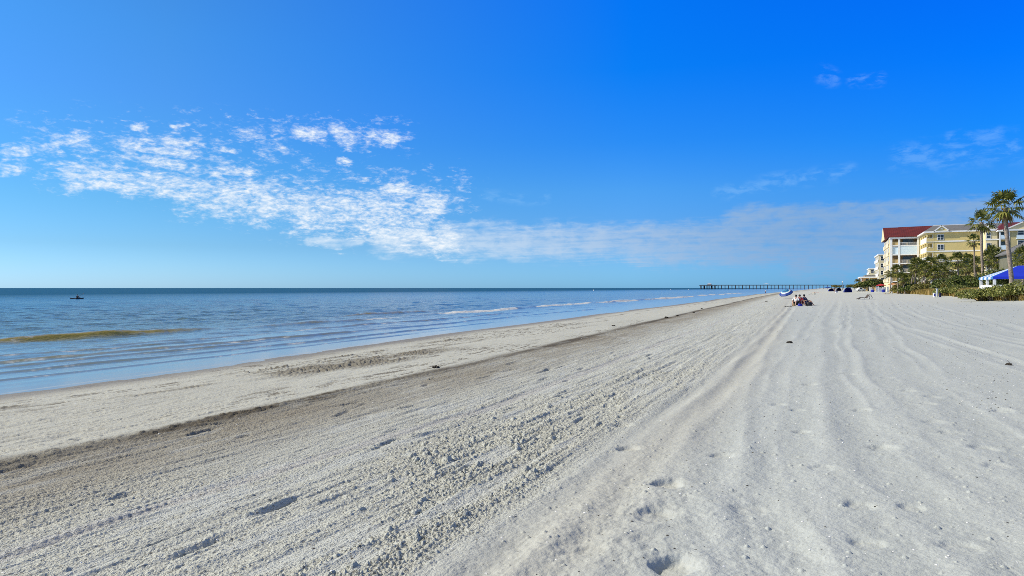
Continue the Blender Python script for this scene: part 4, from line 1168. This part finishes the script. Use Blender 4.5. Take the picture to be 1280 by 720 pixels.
# the group of three with their chairs
D0 = 64
for px, lab, top, bot, hr, cl, cm in ((994.5, 'person in a pale shirt with dark hair sitting leftmost of the three on the sand', M_sky, M_black, (.02, .015, .01), 'dark low beach chair under the person in the pale shirt', M_black),
                                      (1000.5, 'person in red sitting between the other two on the sand', M_redc, M_redc, (.02, .015, .01), 'red low beach chair under the middle person', M_redc),
                                      (1007, 'person in navy with dark hair sitting rightmost of the three', M_navy, M_navy, (.015, .012, .01), 'navy low beach chair under the person in navy', M_navy)):
    x, y = P(px, D0+(px-1000)*.08); z = gz(x, y)
    d = -RV*.55-FV*.83 if px < 998 else (-FV if px < 1004 else RV*.5-FV*.86)
    rz = math.atan2(-d[0], d[1])
    c = beach_chair(cl, (x, y, z+.03), rz, cm)
    person(lab, (x, y, z+.03), rz, 'sit', top, bot, hr)
def bag(name, label, px, D, m, sx, sy, h, cat):
    x, y = P(px, D); root = thing(name, label, cat, (x, y, gz(x, y)), THETA)
    b = MB(); b.lathe([(.001, 0), (.46, .0), (.5, .12), (.48, .6), (.40, .92), (.2, 1.0), (.001, 1.0)], 0, 0, 14); b.v = [(a*sx, c*sy, d*h) for a, c, d in b.v]; b.build('body', m, root, smooth=True)
    t = MB(); t.tube([(-sx*.22, 0, h*.9), (-sx*.12, 0, h*1.3), (sx*.12, 0, h*1.3), (sx*.22, 0, h*.9)], .02, 6); t.build('handle', M_black, root)
    return root
bag('beach_bag', 'dark bag on the sand right of the three seated people', 1011.5, 63.5, M_black, .55, .4, .38, 'bag')
bag('beach_bag', 'tan bag on the sand left of the three seated people', 992, 63.5, M_tan, .36, .3, .42, 'bag')
bag('beach_bag', 'blue bag in front of the person in red', 1000, 62.6, M_blu, .42, .3, .26, 'bag')
def sandal(label, px, D):
    x, y = P(px, D); root = thing('sandal', label, 'shoe', (x, y, gz(x, y)+.02), THETA+.5, 'sandals left on the sand by the three people')
    s = MB(); s.prism([(-.14, 0), (.14, 0), (.15, .03), (-.14, .04)], 'y', -.06, .06); s.build('sole', M_black, root)
    s = MB(); s.tube([(-.02, -.06, .03), (.04, 0, .09), (-.02, .06, .03)], .018, 5); s.build('strap', M_black, root)
sandal('dark sandal on the sand, left one of the pair', 982, 61.8); sandal('dark sandal on the sand, right one of the pair', 985, 61.8); sandal('dark sandal nearest the seated group', 988, 62)

# lounge chair
def lounger(label, px, D, rz, m, scale=1.0):
    x, y = P(px, D); root = thing('lounge_chair', label, 'lounge chair', (x, y, gz(x, y)), rz); root.scale = (scale,)*3
    s = MB(); s.slab([(-.95, -.3, .10), (-.95, .3, .10), (-.45, .3, .30), (-.45, -.3, .30)], .035); s.slab([(-.45, -.3, .30), (-.45, .3, .30), (.2, .3, .22), (.2, -.3, .22)], .035); s.build('seat', m, root)
    b = MB(); b.slab([(.2, -.3, .22), (.2, .3, .22), (.55, .3, .66), (.55, -.3, .66)], .035); b.slab([(.55, -.3, .66), (.55, .3, .66), (.82, .3, .62), (.82, -.3, .62)], .05); b.build('backrest', m, root)
    for sy in (-.31, .31):
        f = MB(); f.tube([(-.98, sy, .02), (-.45, sy, .29), (.2, sy, .2), (.58, sy, .68)], .02, 6); f.tube([(.2, sy, .2), (.1, sy, 0), (.35, sy, 0)], .02, 6); f.tube([(.66, sy, .64), (.9, sy, .28), (.82, sy, .0)], .03, 6)
        f.build('frame', M_black, root)
    return root
lounger('dark folding lounge chair alone on the open sand', 1080.5, 92, THETA, mat('brown_mesh_fabric', (.07, .05, .035), .7, .2), 1.0)
lounger('small pale lounge chair on the sand behind the three people', 1015, 170, THETA, mat('pale_canvas', (.5, .46, .36), .7, .1), .85)
lounger('tan lounge chair at the foot of the dune grass', 1110, 148, THETA, mat('tan_canvas', (.38, .30, .16), .7, .1), .9)

# people further off
x, y = P(1043, 222); person('person standing with bare legs and a dark top beside the cooler', (x, y, gz(x, y)), face_cam(x, y, .5), 'stand', M_navy, M_skin, skin=M_pale)
x, y = P(957, 262); person('person in a white shirt and dark shorts wading at the waterline', (x, y, max(gz(x, y), -.15)-.1), face_cam(x, y, 1.2), 'wade', M_white, M_navy)
def cooler():
    x, y = P(1045.6, 221); root = thing('cooler', 'small white and blue cooler beside the standing person', 'cooler', (x, y, gz(x, y)), THETA)
    b = MB(); b.box(-.36, -.22, 0, .36, .22, .36); b.build('box', M_white, root, bevel=.03); b = MB(); b.box(-.38, -.24, .365, .38, .24, .5); b.build('lid', M_blu, root, bevel=.03)
    b = MB(); b.tube([(-.39, -.1, .3), (-.45, 0, .33), (-.39, .1, .3)], .02, 5); b.build('handle', M_black, root)
cooler()
def towel():
    x, y = P(1019, 240); root = thing('beach_towel', 'pink beach towel spread on the far sand', 'towel', (x, y, gz(x, y)), THETA)
    t = MB(); n = 10
    for i in range(n):
        a, b = -1.1+2.2*i/n, -1.1+2.2*(i+1)/n
        za, zb = .12+.05*math.sin(i*1.3), .12+.05*math.sin((i+1)*1.3)
        t.slab([(a, -.5, za), (b, -.5, zb), (b, .5, zb+.05), (a, .5, za+.05)], .03)
    t.build('cloth', mat('pink_terry', (.60, .33, .28), .9), root)
towel()

# parasols
def parasol(label, px, D, rad, hgt, m1, m2=None, tilt=(0, 0), rings=None, group=None, n=8, sag=.35):
    """rings: stripe materials from the tip outward"""
    x, y = P(px, D); root = thing('parasol', label, 'parasol', (x, y, gz(x, y)), 0, group)
    tx, ty = tilt; T = Matrix.Rotation(tx, 4, 'X') @ Matrix.Rotation(ty, 4, 'Y'); c = Vector((0, 0, hgt))
    po = MB(); po.tube([(0, 0, -.2), (0, 0, hgt)], .022, 7); tip = T @ Vector((0, 0, .32*rad)); po.tube([c, c+tip], .018, 7); po.build('pole', M_white, root)
    rings = rings or [m1]; k = len(rings)
    seg = 24
    def pt(t, a):
        sc = 1-.06*abs(math.sin(a*n/2))*t
        return tuple(c+T @ Vector((math.cos(a)*rad*t*sc, math.sin(a)*rad*t*sc, rad*sag*(1-t**1.8))))
    for i, m in enumerate(rings):
        b = MB(); t0, t1 = i/k, (i+1)/k
        for j in range(seg):
            a0, a1 = 2*math.pi*j/seg, 2*math.pi*(j+1)/seg
            b.quad(pt(max(t0, .01), a0), pt(t1, a0), pt(t1, a1), pt(max(t0, .01), a1))
        o = b.build('canopy' if k == 1 else 'stripe', m, root, fix=False, smooth=True)
    v = MB()
    for j in range(seg):
        a0, a1 = 2*math.pi*j/seg, 2*math.pi*(j+1)/seg
        p0, p1 = Vector(pt(1, a0)), Vector(pt(1, a1)); dn = T @ Vector((0, 0, -.14)); v.quad(p0, p1, p1+dn, p0+dn)
    v.build('valance', rings[-1], root, fix=False)
    rb = MB()
    for j in range(n):
        a = 2*math.pi*j/n; rb.tube([c+T @ Vector((0, 0, .0)), Vector(pt(.55, a))-T @ Vector((0, 0, .03))], .008, 4)
    rb.build('ribs', M_white, root)
    return root
M_teal = mat('teal_canvas', (.03, .26, .36), .6)
M_dblue = mat('deep_blue_canvas', (.012, .05, .24), .6)
parasol('wide blue, white and teal striped parasol standing low by the water', 982.5, 118, 1.15, 1.0, M_dblue, tilt=(R(24), R(-14)), rings=[M_dblue, M_teal, M_dblue, M_teal, M_white, M_dblue, M_dblue], sag=.5)
parasol('red parasol among the white screens below the hotel', 1101.5, 215, 1.35, 2.1, M_redc)
parasol('orange parasol on the terrace by the hotel column', 1116, 205, 1.3, 2.3, mat('orange_canvas', (.45, .2, .06)))
parasol('peach parasol on the terrace among the leftmost low palms', 1122, 200, 1.3, 2.1, mat('peach_canvas', (.6, .36, .2)))
parasol('dark blue parasol far along the beach left of the tents', 1034.5, 300, 1.5, 1.6, M_dblue)

# beach tents
def tent(label, px, D, w, h, m):
    x, y = P(px, D); root = thing('beach_tent', label, 'tent', (x, y, gz(x, y)), THETA)
    t = MB(); n = 14; r = 6
    def pt(i, j):
        a = math.pi*i/n; e = j/r
        return (math.cos(a)*w/2*(1-.25*e)+.12*w*e, -w*.38+e*w*.76, max(0, math.sin(a))**.75*h*(1-.35*e*e))
    for i in range(n):
        for j in range(r): t.quad(pt(i, j), pt(i+1, j), pt(i+1, j+1), pt(i, j+1))
    t.quad(*[pt(i, r) for i in range(n+1)])
    o = t.build('shell', m, root, fix=False, smooth=True)
    p = MB()
    for j in (0, 3, 6): p.tube([pt(i, j) for i in range(n+1)], .03, 5)
    p.build('poles', M_black, root)
    f = MB(); f.slab([(-w*.5, -w*.38, .05), (w*.5, -w*.38, .05), (w*.55, -w*.85, .03), (-w*.7, -w*.8, .03)], .02); f.build('porch_mat', M_black, root)
tent('royal blue dome tent on the far sand, right of the standing person', 1058.5, 222, 2.5, 1.62, M_blu)
tent('dark blue dome tent farther off behind the standing person', 1038.5, 310, 3.0, 1.3, M_blu)
tent('small navy dome tent beside the far parasol', 1047.5, 330, 2.4, 1.5, M_navy)

# mast, white vehicle, screens, bins, signpost
def flagpole():
    x, y = P(1053, 380); root = thing('flag_mast', 'thin tall mast with a white top standing on the far beach', 'mast', (x, y, gz(x, y)))
    p = MB(); p.tube([(0, 0, -.3), (0, 0, 4.4)], [.16, .10], 8); p.build('pole', mat('grey_metal', (.16, .2, .24), .5), root)
    p = MB(); p.lathe([(.001, 5.3), (.2, 5.2), (.3, 4.9), (.22, 4.5), (.001, 4.4)], 0, 0, 10); p.build('lamp_head', M_white, root, smooth=True)
    p = MB(); p.box(-.3, -.3, -.2, .3, .3, .25); p.build('footing', M_conc, root)
flagpole()
def cart():
    x, y = P(1076, 255); root = thing('beach_truck', 'small white vehicle parked on the sand left of the dark trees', 'vehicle', (x, y, gz(x, y)), THETA)
    b = MB(); b.prism([(-1.5, .35), (1.5, .35), (1.52, .85), (.55, .92), (.25, 1.45), (-.75, 1.45), (-1.05, .9), (-1.52, .85)], 'y', -.72, .72); bo = b.build('body', M_white, root, bevel=.05)
    b = MB(); b.prism([(.16, .95), (.02, 1.36), (-.68, 1.36), (-.93, .95)], 'y', -.73, .73); b.build('side_window', M_glass, root)
    for sx in (-.95, .95):
        for sy in (-.68, .68):
            w = MB(); w.tube([(sx, sy-.1, .33), (sx, sy+.1, .33)], .33, 16); ww = w.build('wheel', M_black, root); w = MB(); w.tube([(sx, sy-.12, .33), (sx, sy+.12, .33)], .16, 12); w.build('rim', mat('aluminium', (.6, .6, .6), .35), ww)
cart()
def screen(label, px, D, w, h):
    x, y = P(px, D); root = thing('white_screen', label, 'screen', (x, y, gz(x, y)), THETA, 'white screens below the hotel terrace')
    s = MB(); s.box(-w/2, -.03, .15, w/2, .03, h); s.build('panel', M_white, root)
    for sx in (-w/2, w/2):
        p = MB(); p.box(sx-.05, -.05, -.2, sx+.05, .05, h+.1); p.build('post', M_white, root)
screen('white screen panel left of the red parasol', 1096.5, 205, .7, 1.7); screen('wide white screen panel under the red parasol', 1100.5, 203, 1.2, 1.35)
screen('white screen panel right of the red parasol', 1105.5, 206, .9, 1.5); screen('slim white panel at the foot of the hotel column', 1109.5, 205, .5, 1.6); screen('narrow white panel beside the left blue barrel', 1088.6, 215, .4, 1.4)
def barrel(label, px, D, m, r=.42, h=1.0, mark=None):
    x, y = P(px, D); root = thing('litter_bin', label, 'bin', (x, y, gz(x, y)), THETA, 'litter bins along the top of the beach')
    b = MB(); b.lathe([(.001, -.1), (r*.9, -.1), (r, .1), (r*1.02, h*.5), (r*.97, h*.9), (r*1.04, h*.93), (r*1.04, h), (r*.9, h), (r*.85, h*.8), (.001, h*.8)], 0, 0, 18); b.build('barrel', m, root, smooth=True)
    b = MB(); b.lathe([(r*1.06, h*.9), (r*1.1, h*.92), (r*1.1, h*1.0), (r*1.06, h*1.02)], 0, 0, 18); b.build('rim', M_white, root, smooth=True)
    if mark:
        b = MB()
        for k in range(6):
            a0, a1 = -2.5+k*.18, -2.5+(k+1)*.18
            b.quad((math.cos(a0)*r*1.04, math.sin(a0)*r*1.04, h*.3), (math.cos(a1)*r*1.04, math.sin(a1)*r*1.04, h*.3), (math.cos(a1)*r*1.04, math.sin(a1)*r*1.04, h*.75), (math.cos(a0)*r*1.04, math.sin(a0)*r*1.04, h*.75))
        b.build('decal', mark, root, fix=False)
barrel('white litter bin with a blue patch at the bush edge', 1168, 98, M_white, .2, .62, M_blu)
barrel('blue barrel in front of the dark trees', 1090.8, 212, M_blu, .45, .95); barrel('blue barrel right of the red parasol', 1104.2, 200, M_blu, .45, .95)
def signpost():
    x, y = P(1171.3, 99); root = thing('sign_post', 'plain white square post behind the white bin', 'post', (x, y, gz(x, y)), THETA)
    p = MB(); p.box(-.13, -.06, -.3, .13, .06, 1.2); p.build('board', M_white, root, bevel=.01)
    p = MB(); p.box(.3, -.2, -.2, .5, .1, .62); p.build('side_box', M_navy, root, bevel=.02)
    p = MB(); p.box(-.16, -.09, 1.205, .16, .09, 1.25); p.build('cap', M_white, root)
signpost()
def shed():
    x, y = P(1173, 150); root = thing('beach_shed', 'sunlit white shed seen between the low palm trunks', 'shed', (x, y, gz(x, y)))
    w = MB(); w.prism([(-1.2, -.2), (1.0, -.2), (1.0, 2.4), (-.1, 3.1), (-1.2, 2.4)], 'y', 0, 2.4); w.build('wall', M_white, root)
    r = MB()
    for s in (-1, 1): r.slab([(-.1+s*1.35, -.2, 2.32), (-.1+s*1.35, 2.6, 2.32), (-.1, 2.6, 3.2), (-.1, -.2, 3.2)], .08)
    r.build('roof', M_grey, root)
    d = MB(); d.box(-.55, -.05, 0, .25, -.004, 1.9); d.build('door', mat('grey_board', (.3, .3, .3)), root)
shed()

# kayak with its paddler
def kayak():
    D = 149; x, y = P(96, D); rz = THETA
    root = thing('kayak', 'dark kayak far out on the sea at the left', 'kayak', (x, y, .02), rz)
    b = MB(); n = 18; prof = 9
    for i in range(n+1):
        t = -1+2*i/n; w = .36*(1-abs(t)**2.4)+.01; zl = -.14+.16*t**4; zt = .16+.14*abs(t)**3
        for j in range(prof):
            a = math.pi*j/(prof-1); b.v.append((t*1.5, math.cos(a)*w, zt-(zt-zl)*math.sin(a)))
    for i in range(n):
        for j in range(prof-1):
            a0 = i*prof+j; b.f.append((a0, a0+1, a0+1+prof, a0+prof))
        b.f.append((i*prof, (i+1)*prof, (i+1)*prof+prof-1, i*prof+prof-1))
    b.build('hull', mat('dark_plastic', (.015, .02, .03), .4, .1), root, smooth=False)
    c = MB(); c.lathe([(.30, .16), (.33, .2), (.30, .24), (.26, .2), (.30, .16)], 0, 0, 16); c.v = [(a*1.5+.1, bb, cc) for a, bb, cc in c.v]; c.build('coaming', M_black, root, smooth=True)
    person('person in dark clothes paddling the kayak', (x+.12*math.cos(rz), y+.12*math.sin(rz), .06), rz-math.pi/2, 'paddle', M_black, M_black, (.02, .02, .02))
    p = thing('paddle', 'double bladed paddle held by the kayaker', 'paddle', (x+.55*math.cos(rz), y+.55*math.sin(rz), .66), rz)
    s = MB(); s.tube([(-.08, -.95, -.38), (.08, .95, .38)], .018, 6); s.build('shaft', M_black, p)
    for sg in (-1, 1):
        bl = MB(); e = Vector((.08*sg, .95*sg, .38*sg)); d = e.normalized(); u = Vector((1, 0, .1)).normalized()
        bl.slab([tuple(e-u*.05), tuple(e+d*.2-u*.11), tuple(e+d*.46-u*.08), tuple(e+d*.46+u*.08), tuple(e+d*.2+u*.11), tuple(e+u*.05)], .02); bl.build('blade', M_black, p)
kayak()
def buoy(label, px, D):
    x, y = P(px, D); root = thing('buoy', label, 'buoy', (x, y, 0), 0, 'white buoys near the horizon')
    b = MB(); b.lathe([(.001, -.3), (.35, -.2), (.5, .1), (.42, .4), (.2, .6), (.12, 1.0), (.001, 1.05)], 0, 0, 12); b.build('float', M_white, root, smooth=True)
buoy('tiny white buoy on the open sea at mid picture', 742, 600); buoy('tiny white buoy left of the pier end', 838, 760); buoy('tiny white buoy closest to the pier end', 861, 800)

# ---------------------------------------------------------------- shell bits, weed and pebbles lying on the sand
dg = bpy.context.evaluated_depsgraph_get(); 
from mathutils.bvhtree import BVHTree
def height_lookup():
    me = sand.data; n = len(me.vertices); co = np.empty(n*3, np.float32); me.vertices.foreach_get('co', co); co = co.reshape(-1, 3)[:-1]
    rad = sand_radii(); ang = fan_angles(-41, 41, 1180); na = len(ang); Zg = co[:, 2].reshape(len(rad), na)
    def f(x, y):
        r = math.hypot(x, y); b = math.atan2(x, y)+THETA
        i = min(max(int(np.searchsorted(rad, r)), 0), len(rad)-1)
        j = int(np.argmin(np.abs((ang-b+math.pi) % (2*math.pi)-math.pi)))
        return float(Zg[i, j])
    return f
hgt = height_lookup()
def chip(mb, x, y, s, rnd, flat=.35):
    z = hgt(x, y); a = rnd.uniform(0, 6.28); n0 = len(mb.v); k = 6
    ring = [(x+math.cos(a+j*1.047)*s*rnd.uniform(.6, 1.1), y+math.sin(a+j*1.047)*s*rnd.uniform(.5, 1.0), z+s*rnd.uniform(-.05, .15)) for j in range(k)]
    mb.v += ring+[(x+rnd.uniform(-.2, .2)*s, y+rnd.uniform(-.2, .2)*s, z+s*flat*rnd.uniform(.8, 1.6)), (x, y, z-s*.4)]
    for j in range(k): mb.f.append((n0+j, n0+(j+1) % k, n0+k)); mb.f.append((n0+(j+1) % k, n0+j, n0+k+1))
rnd = random.Random(21)
dark = MB(); white = MB()
for _ in range(1500):
    D = 4.2*(45/4.2)**rnd.random(); px = rnd.uniform(400, 1290) if rnd.random() < .7 else rnd.uniform(0, 1290)
    x, y = P(px, D)
    if x-float(shore(y)) < 1: continue
    s = rnd.choice((.004, .006, .006, .009, .013))*(1+D/25)
    chip(dark if rnd.random() < .4 else white, x, y, s*.85, rnd)
for _ in range(420):     # litter of dark bits along the right of the frame
    D = rnd.uniform(9, 22); px = 1240+rnd.gauss(0, 30)+(D-9)*-3; x, y = P(px, D); chip(dark if rnd.random() < .6 else white, x, y, rnd.uniform(.006, .016), rnd)
for _ in range(900):     # flecks that follow the wheel ruts farther off
    D = 16*(70/16)**rnd.random(); px = rnd.uniform(900, 1290); x, y = P(px, D); chip(dark, x, y, rnd.choice((.012, .02, .03))*D/40, rnd)
M_shell = mat('bleached_shell', (.80, .78, .74), .5, .1, 20)
M_weed = mat('dried_seaweed', (.045, .035, .025), .85, .4, 20)
tag(dark.build('seaweed_bits', M_weed, None), 'tiny dark bits of weed and shell strewn over the sand', 'seaweed', kind='stuff')
tag(white.build('shell_bits', M_shell, None), 'tiny bleached shell bits strewn over the sand', 'shells', kind='stuff')
def clump(label, px, py, hz, w, h, seed):
    D = (CZ-hz)*FOC/(py-359.5); x, y = P(px, D); r2 = random.Random(seed); b = MB(); z = hgt(x, y)
    for k in range(int(26)):
        a = r2.uniform(0, 6.28); q = r2.random()**.6*w*.5; p = Vector((x+math.cos(a)*q, y+math.sin(a)*q*.6, z+r2.uniform(0, h)*(1-q/w)))
        d = Vector((r2.gauss(0, 1), r2.gauss(0, 1), r2.gauss(0, .4))).normalized()*w*.22
        b.tube([p-d, p+Vector((0, 0, h*.2)), p+d], [.012+w*.02, .02+w*.03, .008+w*.02], 5)
    c = Vector((x, y, z)); b.v = [tuple(Vector(v)-c) for v in b.v]
    o = b.build('seaweed_clump', M_weed); o.location = c
    tag(o, label, 'seaweed', 'dark clumps of seaweed on the sand')
for i, (px, py, hz, w, h, lab) in enumerate([(987, 420.5, .9, .22, .09, 'dark seaweed clump alone on the smooth pale sand'), (833, 396, .4, .45, .16, 'largest dark seaweed clump on the lower beach'), (847, 393.5, .4, .28, .12, 'small dark clump just right of the largest one'),
        (867, 390, .4, .3, .12, 'dark clump midway along the lower beach line'), (877, 385.5, .35, .35, .14, 'dark clump farthest along the lower beach line'), (545, 453, .45, .3, .08, 'flat dark weed clump below the torn weed patch'),
        (767, 407.5, .3, .3, .08, 'flat dark clump near the brown strip at mid beach'), (730, 391.5, .04, .22, .1, 'tiny dark lump at the edge of the water'), (1261, 449, .9, .16, .06, 'dark weed bit near the right edge of the sand'), (958, 376.5, .5, .5, .12, 'dark clump left of the three seated people')]):
    clump(lab, px, py, hz, w*.6, h*.6, 70+i)
